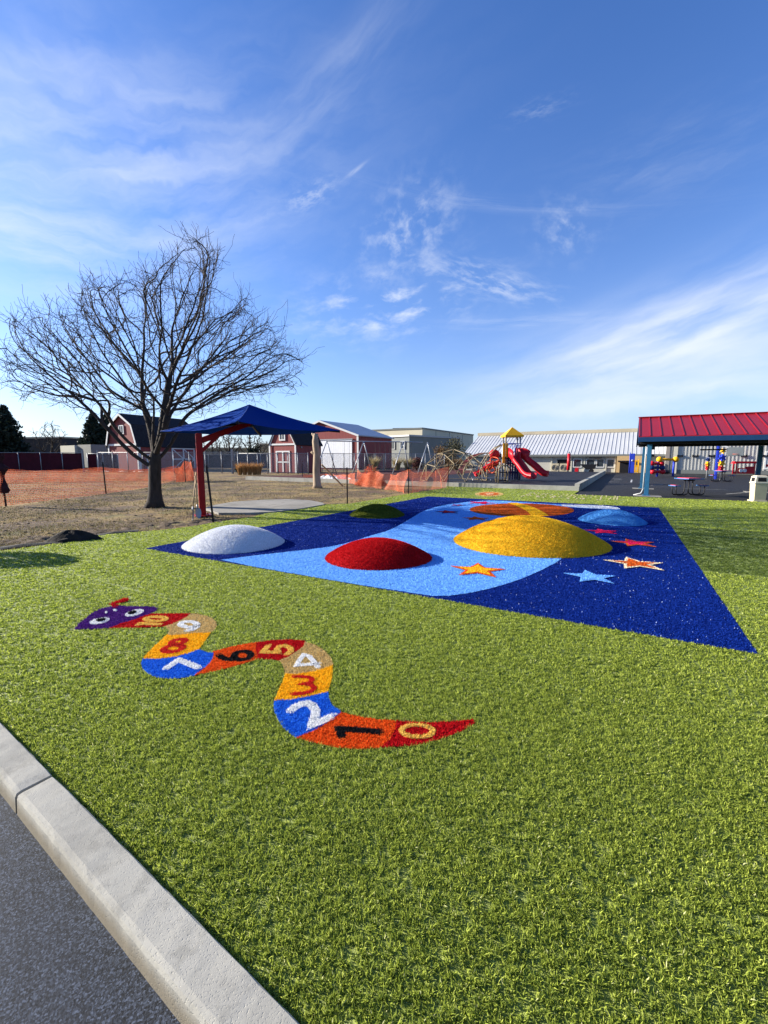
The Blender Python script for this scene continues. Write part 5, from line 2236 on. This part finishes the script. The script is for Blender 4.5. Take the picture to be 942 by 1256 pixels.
# taller white hall behind the shelter
v2 = 54.2
w0 = u_on(813, v2)
wb = empty('white_hall', (*UV(w0, v2), 0), UA, 'tall white ribbed metal hall behind the red roofed shelter', 'building')
LW, HW = 34., 4.9
mb = MB()
mb.box((LW / 2, 9, HW / 2), (LW, 18, HW))
x = .2
while x < LW:
    mb.box((x, -.035, HW / 2 + .15), (.10, .07, HW - .3))
    x += .30
mb.build('wall', P_sidwhite, wb)
mb = MB()
mb.box((LW / 2, -.03, .2), (LW, .12, .4))
mb.build('plinth', P_greymetal, wb)
mb = MB()
mb.box((LW / 2, 9, HW + .1), (LW + .4, 18.4, .2))
mb.build('roof', M_silver, wb)
for x in (813.5, 823):
    mb = MB()
    a = u_on(x + 1.5, v2) - w0
    mb.box((a, -.12, HW / 2), (.35, .16, HW))
    mb.build('downpipe', mat('downpipe_taupe', (.25, .22, .19), .6, .1, 1) if x < 820 else P_pale, wb)
for x in (830, 848.5, 868.5, 907.5, 934):
    a, b, z0, z1 = onwall(x - 3, x + 3, 557.5, 561, v2)
    mb = MB()
    for s_ in (-1, 1):
        mb.box(((a + b) / 2 - w0 + s_ * .19, -.16, (z0 + z1) / 2), (.13, .16, .26), 0, .03)
    mb.box(((a + b) / 2 - w0, -.12, (z0 + z1) / 2), (.26, .05, .10))
    mb.build('wall_lamp', P_black, wb)
wp = wall_window(935, 960, 555, 574, wb, w0, v2, fr=.14, m=mat('blind_white', (.6, .6, .58), .5, .05, 2))
a, b, z0, z1 = onwall(935, 960, 569.5, 572.5, v2)
mb = MB()
mb.box(((a + b) / 2 - w0, -.06, (z0 + z1) / 2), (b - a, .04, z1 - z0))
mb.build('banner_stripe', P_maroon, wp)

# things standing in front of the school wall
for x, lb in ((679.5, 'grey air conditioner by the school wall, the left one of the two'), (690, 'grey air conditioner by the school wall, the right one of the two')):
    p = UV(u_on(x, 53.6), 53.6)
    o = empty('air_conditioner', (*p, 0), UA, lb, 'air conditioner', 'air conditioners by the school wall')
    mb = MB()
    mb.box((0, 0, .5), (.85, .5, .95), 0, .04)
    mb.build('case', P_cream, o)
    mb = MB()
    for k in range(1, 5):
        pts = [(.085 * k * math.cos(t * PI / 8), -.265, .5 + .085 * k * math.sin(t * PI / 8)) for t in range(17)]
        mb.tube(pts, .012, 4, False)
    mb.build('fan_grille', P_black, o)
p = UV(u_on(695.5, 50.6), 50.6)
o = empty('padded_post', (*p, 0), 0, 'red padded post in front of the school wall right of the slides', 'post')
mb = MB()
mb.tube([(0, 0, 0), (0, 0, .3)], .06, 8)
mb.tube([(0, 0, 2.12), (0, 0, 2.3)], .06, 8)
mb.build('pole', P_black, o)
mb = MB()
mb.tube([(0, 0, .3), (0, 0, 2.1)], .16, 10)
mb.build('pad', P_sred, o)
p = UV(u_on(720.5, 50.8), 50.8)
o = empty('tip_cart', (*p, 0), UA, 'black tip cart parked in front of the school windows', 'cart')
mb = MB()
mb.extr([(-.9, .95), (.75, .95), (.55, .45), (-.2, .38)], -.4, .4)
mb.build('tub', P_black, o)
for s_ in (-1, 1):
    mb = MB()
    mb.tube([(.25, .42 * s_ - .05, .22), (.25, .42 * s_ + .05, .22)], .22, 14)
    mb.build('wheel', P_dark, o)
mb = MB()
mb.bar((-.5, -.3, 0), (-.35, -.3, .6), .06)
mb.bar((-.5, .3, 0), (-.35, .3, .6), .06)
mb.build('leg', P_metal, o)
p = UV(u_on(706, 51.5), 51.5)
o = empty('fuel_can', (*p, 0), UA, 'small red can on the ground left of the black tip cart', 'can')
mb = MB()
mb.box((0, 0, .25), (.4, .25, .5), 0, .06)
mb.tube([(.1, 0, .5), (.2, 0, .62)], .03, 6)
mb.build('body', P_sred, o)
mb = MB()
mb.tube([(-.15, 0, .49), (-.12, 0, .58), (.02, 0, .58), (.05, 0, .49)], .02, 6)
mb.build('handle', P_sred, o)

# ================================================================= PLAY STRUCTURES ON THE RUBBER
def slab_pt(x, y): return g(x, y, PZ)


# geodesic climber
def geodome(c, R, hk, r_, m, label, name='climbing_dome', rot=.3, sub=2):
    o = empty(name, (*c, PZ), rot, label, 'climbing dome')
    bm = bmesh.new()
    bmesh.ops.create_icosphere(bm, subdivisions=sub, radius=R)
    bm.verts.ensure_lookup_table()
    bars = MB()
    done = set()
    for e in bm.edges:
        a, b = e.verts[0].co.copy(), e.verts[1].co.copy()
        if a.z < -.08 * R or b.z < -.08 * R:
            continue
        a.z, b.z = max(0, a.z * hk), max(0, b.z * hk)
        bars.tube([a, b], r_, 6, False)
        for p in (a, b):
            k = (round(p.x, 2), round(p.y, 2), round(p.z, 2))
            if k not in done:
                done.add(k)
                MB().tube([p - p.normalized() * .03, p + p.normalized() * .04], r_ * 2.2, 8).build('joint', P_black, o)
    bm.free()
    bars.build('frame', m, o)
    return o


c = slab_pt(562, 591)
geodome((c[0], c[1] + 1.9), 2.15, .93, .024, P_tube, 'tan tubular climbing dome behind the orange netting', rot=.2)
c = (at(598, 575, 38)[0], 38)
o = empty('net_climber', (*c, PZ), 0, 'maroon rope arch climber left of the slide tower', 'climber')
for y_ in (-1.3, 1.3):
    mb = MB()
    mb.tube([(2.4 * math.cos(PI * k / 14), y_, 1.9 * math.sin(PI * k / 14)) for k in range(15)], .05, 7)
    mb.build('arch', P_tube, o)
mb = MB()
for k in range(1, 14):
    a = PI * k / 14
    mb.tube([(2.4 * math.cos(a), -1.3, 1.9 * math.sin(a)), (2.4 * math.cos(a), 1.3, 1.9 * math.sin(a))], .032, 6)
for y_ in (-.8, -.3, .3, .8):
    mb.tube([(2.4 * math.cos(PI * k / 14), y_, 1.9 * math.sin(PI * k / 14)) for k in range(15)], .032, 6)
mb.build('rope_net', P_maroon, o)

# slide tower
tw = slab_pt(625, 588.5)
T_ = empty('slide_tower', (*tw, PZ), 0, 'play tower with a yellow pyramid roof and two red slides', 'slide tower')
ppm = F / tw[1]
posts = [(-.48, -.5), (.46, -.5), (-.38, .5), (.56, .5)]
DK = 1.5
for x, y in posts:
    mb = MB()
    mb.tube([(x, y, 0), (x, y, 2.88)], .055, 8)
    mb.build('post', P_tube if y < 0 and x < 0 else P_metal, T_)
mb = MB()
R_ = .60
cx0 = .05
ap = (cx0, 0, 3.46)
base = [(cx0 - R_, -R_, 2.90), (cx0 + R_, -R_, 2.90), (cx0 + R_, R_, 2.90), (cx0 - R_, R_, 2.90)]
low = [(x, y, 2.80) for x, y, z in base]
mb.add(base + low + [ap], [(0, 1, 8), (1, 2, 8), (2, 3, 8), (3, 0, 8), (0, 4, 5, 1), (1, 5, 6, 2), (2, 6, 7, 3), (3, 7, 4, 0), (7, 6, 5, 4)])
mb.build('roof', P_yellow, T_)
mb = MB()
mb.box((.05, 0, DK - .05), (1.25, 1.3, .1))
mb.build('deck', P_black, T_)
mb = MB()
mb.box((-.42, -.64, DK + .42), (.10, .05, .95), 0, .02)
mb.box((-.62, -.64, DK + .25), (.16, .05, 1.3), 0, .02)
mb.build('side_panel', P_yellow, T_)
mb = MB()
for k in range(6):
    mb.tube([(-.4 + k * .17, .57, DK), (-.4 + k * .17, .57, DK + .85)], .018, 5)
for k in range(5):
    mb.tube([(.10 + k * .07, -.62, DK), (.10 + k * .07, -.62, DK + .8)], .018, 5)
mb.tube([(-.45, .57, DK + .87), (.6, .57, DK + .87)], .025, 6)
mb.tube([(-.45, -.62, DK + .87), (.5, -.62, DK + .87)], .025, 6)
mb.build('railing', P_blue, T_)
mb = MB()
for k in range(7):
    mb.box((-.45 + k * .16, -.48, .72), (.10, .04, 1.35))
mb.box((.03, -.45, .5), (1.1, .04, .1))
mb.box((.03, -.45, 1.1), (1.1, .04, .1))
mb.build('lower_panel', P_lattice, T_)


def channel(path, hw, wall, parent, name, m, hood=None):
    P = [Vector(p) for p in path]
    # smooth the path
    for _ in range(2):
        q_ = [P[0]]
        for a, b in zip(P[:-1], P[1:]):
            q_ += [a.lerp(b, .25), a.lerp(b, .75)]
        P = q_ + [P[-1]]
    vs, n = [], len(P)
    sec = [(-1.12, wall), (-1.0, wall * .96), (-.9, .12), (-.5, 0), (.5, 0), (.9, .12), (1.0, wall * .96), (1.12, wall), (1.08, .0), (.5, -.07), (-.5, -.07), (-1.08, .0)]
    for i, p in enumerate(P):
        d = P[min(i + 1, n - 1)] - P[max(i - 1, 0)]
        s = Vector((d.y, -d.x, 0)).normalized()
        up = s.cross(d).normalized()
        if up.z < 0:
            up = -up
        for a, b in sec:
            bb = b * (1.9 if (hood and i < n * .22 and b > .15) else 1)
            vs.append(p + s * hw * a + up * bb)
    k = len(sec)
    fs = [(i * k + j, i * k + (j + 1) % k, (i + 1) * k + (j + 1) % k, (i + 1) * k + j) for i in range(n - 1) for j in range(k)]
    fs += [tuple(range(k)), tuple((n - 1) * k + j for j in reversed(range(k)))]
    mb = MB()
    mb.add(vs, fs, True)
    return mb.build(name, m, parent)


channel([(-.12, -.5, DK + .05), (-.06, -.85, DK), (.06, -1.15, 1.1), (.22, -1.5, .82), (.34, -1.8, .5), (.50, -2.15, .26), (.72, -2.5, .24)], .25, .30, T_, 'slide', P_sred, True)
channel([(.40, -.45, DK + .05), (.62, -.65, DK), (.88, -.8, 1.15), (1.2, -1.0, .9), (1.48, -1.2, .55), (1.72, -1.35, .36), (1.95, -1.5, .34)], .25, .30, T_, 'slide', P_sred, True)
channel([(-.7, .35, 1.0), (-1.1, .35, .9), (-1.7, .35, .5), (-2.2, .35, .25)], .25, .25, T_, 'slide', P_sred)
mb = MB()
mb.sphere((-1.05, .0, DK + .18), .40, 12, 8, (.9, .5, .8))
mb.build('bubble_panel', P_sred, T_)
mb = MB()
mb.tube([(-.55, -.4, 2.35), (-1.0, -.3, 2.1), (-1.55, -.2, 1.55), (-1.95, -.1, .8), (-2.1, 0, 0)], .035, 7)
mb.tube([(-.55, .3, 2.35), (-1.0, .4, 2.1), (-1.55, .5, 1.55), (-1.95, .6, .8), (-2.1, .7, 0)], .035, 7)
for k in range(5):
    t = k / 5
    mb.tube([(-1.0 - .95 * t, -.3 + .2 * t, 2.1 - 1.3 * t), (-1.0 - .95 * t, .4 + .2 * t, 2.1 - 1.3 * t)], .025, 6)
mb.build('arch_ladder', P_tube, T_)
# orange loop climber
mb = MB()
for k in range(5):
    cx__, cz__ = -1.55 + .22 * (k % 3), .75 + .24 * (k // 2)
    mb.tube([(cx__ + .27 * math.cos(t * PI / 8), -1.0 + .25 * math.sin(t * PI / 4 + k), cz__ + .27 * math.sin(t * PI / 8)) for t in range(17)], .034, 7, False)
mb.build('loop_climber', P_orange, T_)
mb = MB()
for x in (-1.75, -1.2):
    mb.tube([(x, -1.0, 0), (x, -1.0, .7)], .05, 7)
mb.build('climber_leg', P_tube, T_)
# low tan hoop step in front
hb = slab_pt(617, 592)
o = empty('hoop_step', (*hb, PZ), 0, 'low tan hoop step standing in front of the slide tower', 'hoop step')
mb = MB()
for y_ in (0, .5):
    mb.tube([(-.28, y_, 0), (-.26, y_, .85), (-.18, y_, 1.0), (.18, y_, 1.0), (.26, y_, .85), (.28, y_, 0)], .035, 7)
mb.build('hoop', P_tube, o)
mb = MB()
for z in (.12, .6):
    mb.box((0, .25, z), (.5, .5, .05))
mb.build('tread', P_black, o)
bb = slab_pt(602, 590.5)
mb = MB()
mb.bar((bb[0] - 1.2, bb[1], PZ + .22), (bb[0] + 1.1, bb[1], PZ + .22), .08, .06)
for x in (-1.1, 0, 1.0):
    mb.tube([(bb[0] + x, bb[1], PZ), (bb[0] + x, bb[1], PZ + .2)], .04, 6)
tag(mb.build('balance_beam', P_metal, off=(*bb, PZ)), 'low grey balance beam left of the slide tower', 'balance beam')

# swing set behind the netting
Ysw = 38.
swx = [(398, 'l'), (443, 'm'), (491, 'r'), (521, 'e')]
o = empty('swing_set', (at(398, 570, Ysw)[0], Ysw, PZ), 0, 'grey swing set with splayed legs in front of the red barn', 'swing set')
xs_ = [at(x, 570, Ysw + i * .9)[0] - at(398, 570, Ysw)[0] for i, (x, _) in enumerate(swx)]
zt = at(0, 541, Ysw)[2] - PZ
mb = MB()
mb.tube([(xs_[0] + .3, 0, zt), (xs_[-1] - .2, 2.7, zt)], .05, 7)
mb.build('top_rail', P_metal, o)
for i, x in enumerate(xs_):
    y_ = i * .9
    mb = MB()
    mb.tube([(x + .25, y_, zt), (x - .75, y_ - 1.2, 0)], .045, 7)
    mb.tube([(x + .25, y_, zt), (x + .95, y_ + 1.0, 0)], .045, 7)
    mb.build('leg', P_metal, o)
for k, f_ in enumerate((.18, .30, .48, .58, .8)):
    x, y_ = xs_[0] + .3 + (xs_[-1] - xs_[0]) * f_, 2.7 * f_
    mb = MB()
    for s_ in (-.22, .22):
        mb.tube([(x + s_, y_, zt), (x + s_, y_, .5)], .012, 5)
    mb.box((x, y_, .48), (.5, .2, .05))
    mb.build('swing', P_black, o)

# ================================================================= SHELTER WITH A RED ROOF
sh = empty('shelter', (*UV(0, 21.4), 0), UA, 'open shelter with a red ribbed metal roof on blue posts', 'shelter')
UL, UR = .28, 12.6
VE, VR_, VBK = -.55, 2.55, 5.65
ZE, ZR = 2.50, 3.52
mb = MB()
for v0, v1 in ((VE, VR_), (VBK, VR_)):
    vs = [(UL, v0, ZE - .03), (UR, v0, ZE - .03), (UR, v1, ZR - .03), (UL, v1, ZR - .03)]
    mb.add(vs + [(a, b, c + .03) for a, b, c in vs], [(3, 2, 1, 0), (4, 5, 6, 7), (0, 1, 5, 4), (1, 2, 6, 5), (3, 0, 4, 7), (2, 3, 7, 6)])
    x = UL + .03
    while x < UR:
        mb.bar((x, v0, ZE + .012), (x, v1, ZR + .012), .04, .03)
        x += .385
rf = mb.build('roof', P_roofred, sh)
mb = MB()
mb.box(((UL + UR) / 2, VR_, ZR + .012), (UR - UL + .06, .22, .03))
mb.build('ridge_cap', P_roofred, rf)
mb = MB()
mb.box(((UL + UR) / 2, VE + .02, ZE - .125), (UR - UL, .06, .19))
mb.box(((UL + UR) / 2, VBK - .02, ZE - .125), (UR - UL, .06, .19))
mb.build('fascia', P_bluedark, sh)
mb = MB()
for s0_, s1_ in ((VE + .05, VR_), (VBK - .05, VR_)):
    mb.bar((UL + .02, s0_, ZE - .17), (UL + .02, s1_, ZR - .16), .05, .26)
mb.build('gable_trim', P_bluedark, sh)
mb = MB()
mb.box(((UL + UR) / 2, (VE + VBK) / 2, ZE - .17), (UR - UL - .1, VBK - VE - .16, .03))
mb.build('ceiling', P_black, sh)
mb = MB()
for v_ in (0, 5.07):
    mb.box(((UL + UR) / 2, v_, ZE - .25), (UR - UL - .2, .16, .12))
mb.build('beam', P_black, sh)
for i, (u_, v_) in enumerate(((.72, 0), (5.4, 0), (10.1, 0), (.66, 5.07), (5.36, 5.07), (10.0, 5.07))):
    mb = MB()
    mb.box((u_, v_, 1.09), (.17, .17, 2.19), 0, .012)
    p_ = mb.build('post', P_steelblue, sh)
    mb = MB()
    mb.box((u_, v_, .01), (.30, .30, .022))
    for a_ in (-1, 1):
        for b_ in (-1, 1):
            mb.tube([(u_ + a_ * .11, v_ + b_ * .11, .02), (u_ + a_ * .11, v_ + b_ * .11, .06)], .014, 6)
    mb.build('base_plate', P_steelblue, p_)
mb = MB()
for u_, v_ in ((.72, 0), (.66, 5.07), (5.36, 5.07)):
    mb.prism([(u_ - .42, v_ - .35), (u_ + .55, v_ - .35), (u_ + .55, v_ + .35), (u_ - .42, v_ + .35)], -.1, .004)
mb.build('footing', M_slab, sh)
mb = MB()
mb.tube([(.585, -.02, .25), (.585, -.02, 2.1)], .017, 7)
mb.tube([(.585, -.02, .27), (.52, -.05, .1), (.25, -.12, .02)], .02, 7)
mb.build('conduit', P_white, sh)
mb = MB()
mb.box((.86, .0, 2.02), (.10, .12, .12))
mb.box((.86, .0, 1.72), (.10, .12, .1))
mb.build('junction_box', P_black, sh)
# hanging bar light
pf = UV(3.15, 23.4)
o = empty('hanging_light', (*pf, 2.28), UA, 'black bar light hanging under the shelter roof', 'light')
mb = MB()
mb.tube([(0, 0, 0), (0, 0, -.28)], .018, 7)
mb.build('stem', P_black, o)
mb = MB()
mb.box((0, 0, -.31), (.95, .14, .06), 0, .02)
mb.build('light_bar', P_black, o)

# litter bin
lb_ = g(931, 615)
bn = empty('litter_bin', (lb_[0] + .06, lb_[1] + .15, -.01), -.30, 'cream square litter bin with a hooded top at the edge of the court', 'litter bin')
bn.scale = (.74, .74, .97)


def frus(mb, s0, s1, z0, z1, y0=1., y1=1.):
    vs = [(x * s0, y * s0 * y0, z0) for x, y in ((-1, -1), (1, -1), (1, 1), (-1, 1))] + [(x * s1, y * s1 * y1, z1) for x, y in ((-1, -1), (1, -1), (1, 1), (-1, 1))]
    mb.add(vs, [(3, 2, 1, 0), (4, 5, 6, 7), (0, 1, 5, 4), (1, 2, 6, 5), (2, 3, 7, 6), (3, 0, 4, 7)])


mb = MB()
frus(mb, .30, .29, 0, .05)
frus(mb, .235, .265, .05, .68)
mb.build('body', P_cream, bn)
mb = MB()
frus(mb, .285, .29, .69, .73)
frus(mb, .275, .24, .73, .97)
frus(mb, .235, .17, .97, 1.0)
ld = mb.build('lid', P_creamtop, bn)
mb = MB()
mb.add([(-.18, -.272, .77), (.18, -.272, .77), (.17, -.254, .92), (-.17, -.254, .92)], [(0, 1, 2, 3)])
mb.add([(-.275, -.16, .77), (-.275, .16, .77), (-.257, .15, .92), (-.257, -.15, .92)], [(0, 1, 2, 3)])
mb.build('opening', P_dark, ld)


# picnic tables
def picnic(loc, rz, label, parent_group='picnic tables on the court'):
    o = empty('picnic_table', (*loc, -.01), rz, label, 'picnic table', parent_group)
    Mt = mat('table_red', (.52, .05, .08), .5, .1, 6)
    Me = mat('table_blue', (.05, .14, .32), .5, .12, 6)
    mb = MB()
    mb.box((0, 0, .752), (.84, .84, .04), 0, .01)
    tp_ = mb.build('table_top', Mt, o)
    mb = MB()
    for s_ in (-1, 1):
        mb.box((0, s_ * .475, .733), (1.06, .11, .04), 0, .012)
        mb.box((s_ * .475, 0, .733), (.11, .838, .04), 0, .012)
    mb.build('table_edge', Me, tp_)
    for s_ in (-1, 1):
        mb = MB()
        mb.box((s_ * .92, 0, .444), (.24, .40, .04), 0, .01)
        st_ = mb.build('seat', Mt, o)
        mb = MB()
        mb.box((s_ * .92, -.235, .432), (.36, .07, .04), 0, .01)
        mb.box((s_ * .92, .235, .432), (.36, .07, .04), 0, .01)
        mb.box((s_ * .92 - .15, 0, .432), (.06, .398, .04), 0, .01)
        mb.box((s_ * .92 + .15, 0, .432), (.06, .398, .04), 0, .01)
        mb.build('seat_edge', Me, st_)
        mb = MB()
        for y_ in (-.14, .14):
            mb.tube([(s_ * .12, y_, .72), (s_ * .13, y_, .2), (s_ * .2, y_, .08), (s_ * .34, y_, .04), (s_ * .78, y_, .04), (s_ * .9, y_, .08), (s_ * .93, y_, .2), (s_ * .93, y_, .42)], .03, 8)
        mb.build('leg', P_black, o)
    mb = MB()
    mb.bar((-.4, 0, .70), (.4, 0, .70), .08, .04)
    mb.bar((0, -.36, .66), (0, .36, .66), .08, .04)
    mb.build('top_bracket', P_black, o)
    o.scale = (.70, .78, 1)
    return o


t1 = picnic(g(843.5, 607.5), .08, 'red and blue picnic table with black legs nearest the lawn')
copy_tree(t1, loc=(*g(885, 590.5), -.01), rz=-.05, label='picnic table further back on the court beside the star spinner posts')

# ================================================================= COURT PLAY EQUIPMENT
Ym = 37.5
mx = at(816, 570, Ym)[0]
o = empty('bead_frame', (mx, Ym, 0), 0, 'yellow bar on blue posts with red and blue drums behind the blue shelter posts', 'play frame')
q1 = lambda x: at(x, 570, Ym)[0] - mx
qz = lambda y: at(CX, y, Ym)[2]
for x in (807, 826.5):
    mb = MB()
    mb.tube([(q1(x), 0, 0), (q1(x), 0, qz(563))], .085, 8)
    mb.build('post', P_blue, o)
mb = MB()
mb.tube([(q1(807), 0, qz(563.5)), (q1(827), 0, qz(563.5))], .11, 8)
mb.build('bar', P_yellow, o)
for x in (808, 828):
    mb = MB()
    mb.sphere((q1(x), -.05, qz(563.5)), .25, 12, 8)
    mb.build('end_ball', P_yellow, o)
P_dblue = mat('drum_blue', (.012, .03, .12), .4, .1, 5)
for x0, x1, y_, m_ in ((797, 813, 568.5, P_sred), (797, 814, 573.5, P_dblue), (799, 815, 578.5, P_sred)):
    mb = MB()
    mb.tube([(q1(x0), 0, qz(y_)), (q1(x1), 0, qz(y_))], .13, 10)
    for xx_ in (x0 + 2, x1 - 2):
        mb.sphere((q1(xx_), -.05, qz(y_)), .23, 10, 8)
    mb.build('drum', m_, o)
mb = MB()
mb.tube([(q1(814), .2, qz(579)), (q1(824), .4, qz(579))], .18, 8)
mb.build('crawl_tube', P_black, o)

Yp = 46.
p = at(775.5, 570, Yp)
o = empty('activity_board', (p[0], Yp, 0), UA, 'tall blue play panel in front of the tan school entrance', 'play panel', 'play panels by the school entrance')
mb = MB()
mb.box((0, 0, 1.05), (.42, .10, 2.1), 0, .04)
mb.build('panel', P_blue, o)
mb = MB()
mb.tube([(-.25, -.02, 0), (-.25, -.02, 2.2)], .05, 7)
mb.build('post', P_blue, o)
mb = MB()
mb.sphere((0, -.06, 1.35), .12, 10, 6, (1, .3, 1))
mb.build('dial', P_metal, o)
p = at(780.5, 570, Yp)
o = empty('activity_board', (p[0] + .05, Yp + .3, 0), UA, 'yellow play panel with cut outs right of the tall blue panel', 'play panel', 'play panels by the school entrance')
mb = MB()
for z in (.2, .75, 1.3):
    mb.box((0, 0, z), (.62, .06, .16), 0, .02)
for x in (-.26, 0, .26):
    mb.box((x, 0, .75), (.10, .055, 1.2))
mb.build('panel', P_yellow, o)
mb = MB()
for x in (-.33, .33):
    mb.tube([(x, 0, 0), (x, 0, 1.5)], .04, 7)
mb.build('post', P_yellow, o)


def star_prism(mb, c, r, t, rot=0.):
    n = 10
    pts = [(c[0] + (r if i % 2 == 0 else r * .45) * math.sin(i * PI / 5 + rot), c[2] + (r if i % 2 == 0 else r * .45) * math.cos(i * PI / 5 + rot)) for i in range(n)]
    vs = [(x, c[1] - t, z) for x, z in pts] + [(x, c[1] + t, z) for x, z in pts]
    mb.add(vs, [tuple(range(n)), tuple(reversed(range(n, 2 * n)))] + [((i + 1) % n, i, n + i, n + (i + 1) % n) for i in range(n)])


def spinner(x, yb, cols, Yd, label):
    p = at(x, 570, Yd)
    o = empty('star_spinner', (p[0], Yd, 0), 0, label, 'star spinner', 'star spinner posts on the court')
    top = at(CX, cols[0][0] - 3, Yd)[2]
    mb = MB()
    mb.tube([(0, 0, 0), (0, 0, top)], .045, 7)
    mb.build('post', P_metal, o)
    for y_, m_, r_ in cols:
        mb = MB()
        star_prism(mb, (0, -.05, at(CX, y_, Yd)[2]), r_, .05, random.uniform(0, 1))
        star_prism(mb, (0, .06, at(CX, y_, Yd)[2]), r_ * .9, .05, random.uniform(0, 1))
        mb.build('star', m_, o)


spinner(868, 584, [(563.5, P_dblue, .20), (569, P_yellow, .22), (572, P_orange, .18), (574.5, P_sred, .17)], 34., 'star spinner post with dark blue, yellow and red stars')
spinner(885, 588, [(553, P_yellow, .20), (561.5, P_blue, .30), (568.5, P_yellow, .28), (574, P_sred, .24)], 31., 'star spinner post beside the tall blue hoop post')
Yh = 32.5
p = at(879, 570, Yh)
o = empty('basketball_hoop', (p[0], Yh, 0), UA, 'basketball hoop with a grey board on a tall blue post', 'basketball hoop')
mb = MB()
mb.box((0, 0, 1.5), (.17, .17, 3.0), 0, .04)
mb.build('post', P_blue, o)
mb = MB()
mb.bar((0, 0, 2.6), (.75, -.35, 2.35), .08)
mb.build('arm', P_metal, o)
mb = MB()
mb.box((.98, -.45, 2.08), (.95, .05, .66), 0, .02)
mb.build('backboard', mat('board_grey', (.20, .22, .22), .5, .1, 3), o)
mb = MB()
mb.tube([(.98 + .2 * math.cos(t * PI / 8), -.72 + .2 * math.sin(t * PI / 8), 1.9) for t in range(17)], .014, 6, False)
mb.build('rim', P_orange, o)
Yr = 41.
p = at(913, 570, Yr)
o = empty('play_house', (p[0], Yr, 0), -.25, 'red play house front with cut out windows right of the star spinners', 'play house')
mb = MB()
mb.box((0, 0, 1.22), (1.9, .5, .16), 0, .03)
mb.box((-.02, .1, 1.12), (1.7, .9, .06))
mb.build('roof', P_sred, o)
mb = MB()
for x in (-.88, -.62, .85):
    mb.box((x, 0, .62), (.12, .07, 1.1), 0, .02)
mb.box((.15, 0, .38), (1.35, .07, .55), 0, .02)
mb.box((.45, 0, .72), (.7, .07, .18), 0, .02)
mb.box((-.75, 0, .2), (.2, .07, .2))
mb.build('panel', P_sred, o)
for x in (-.25, .05):
    mb = MB()
    mb.tube([(x, -.05, .42), (x, -.09, .42)], .16, 14)
    mb.build('dial', P_white, o)
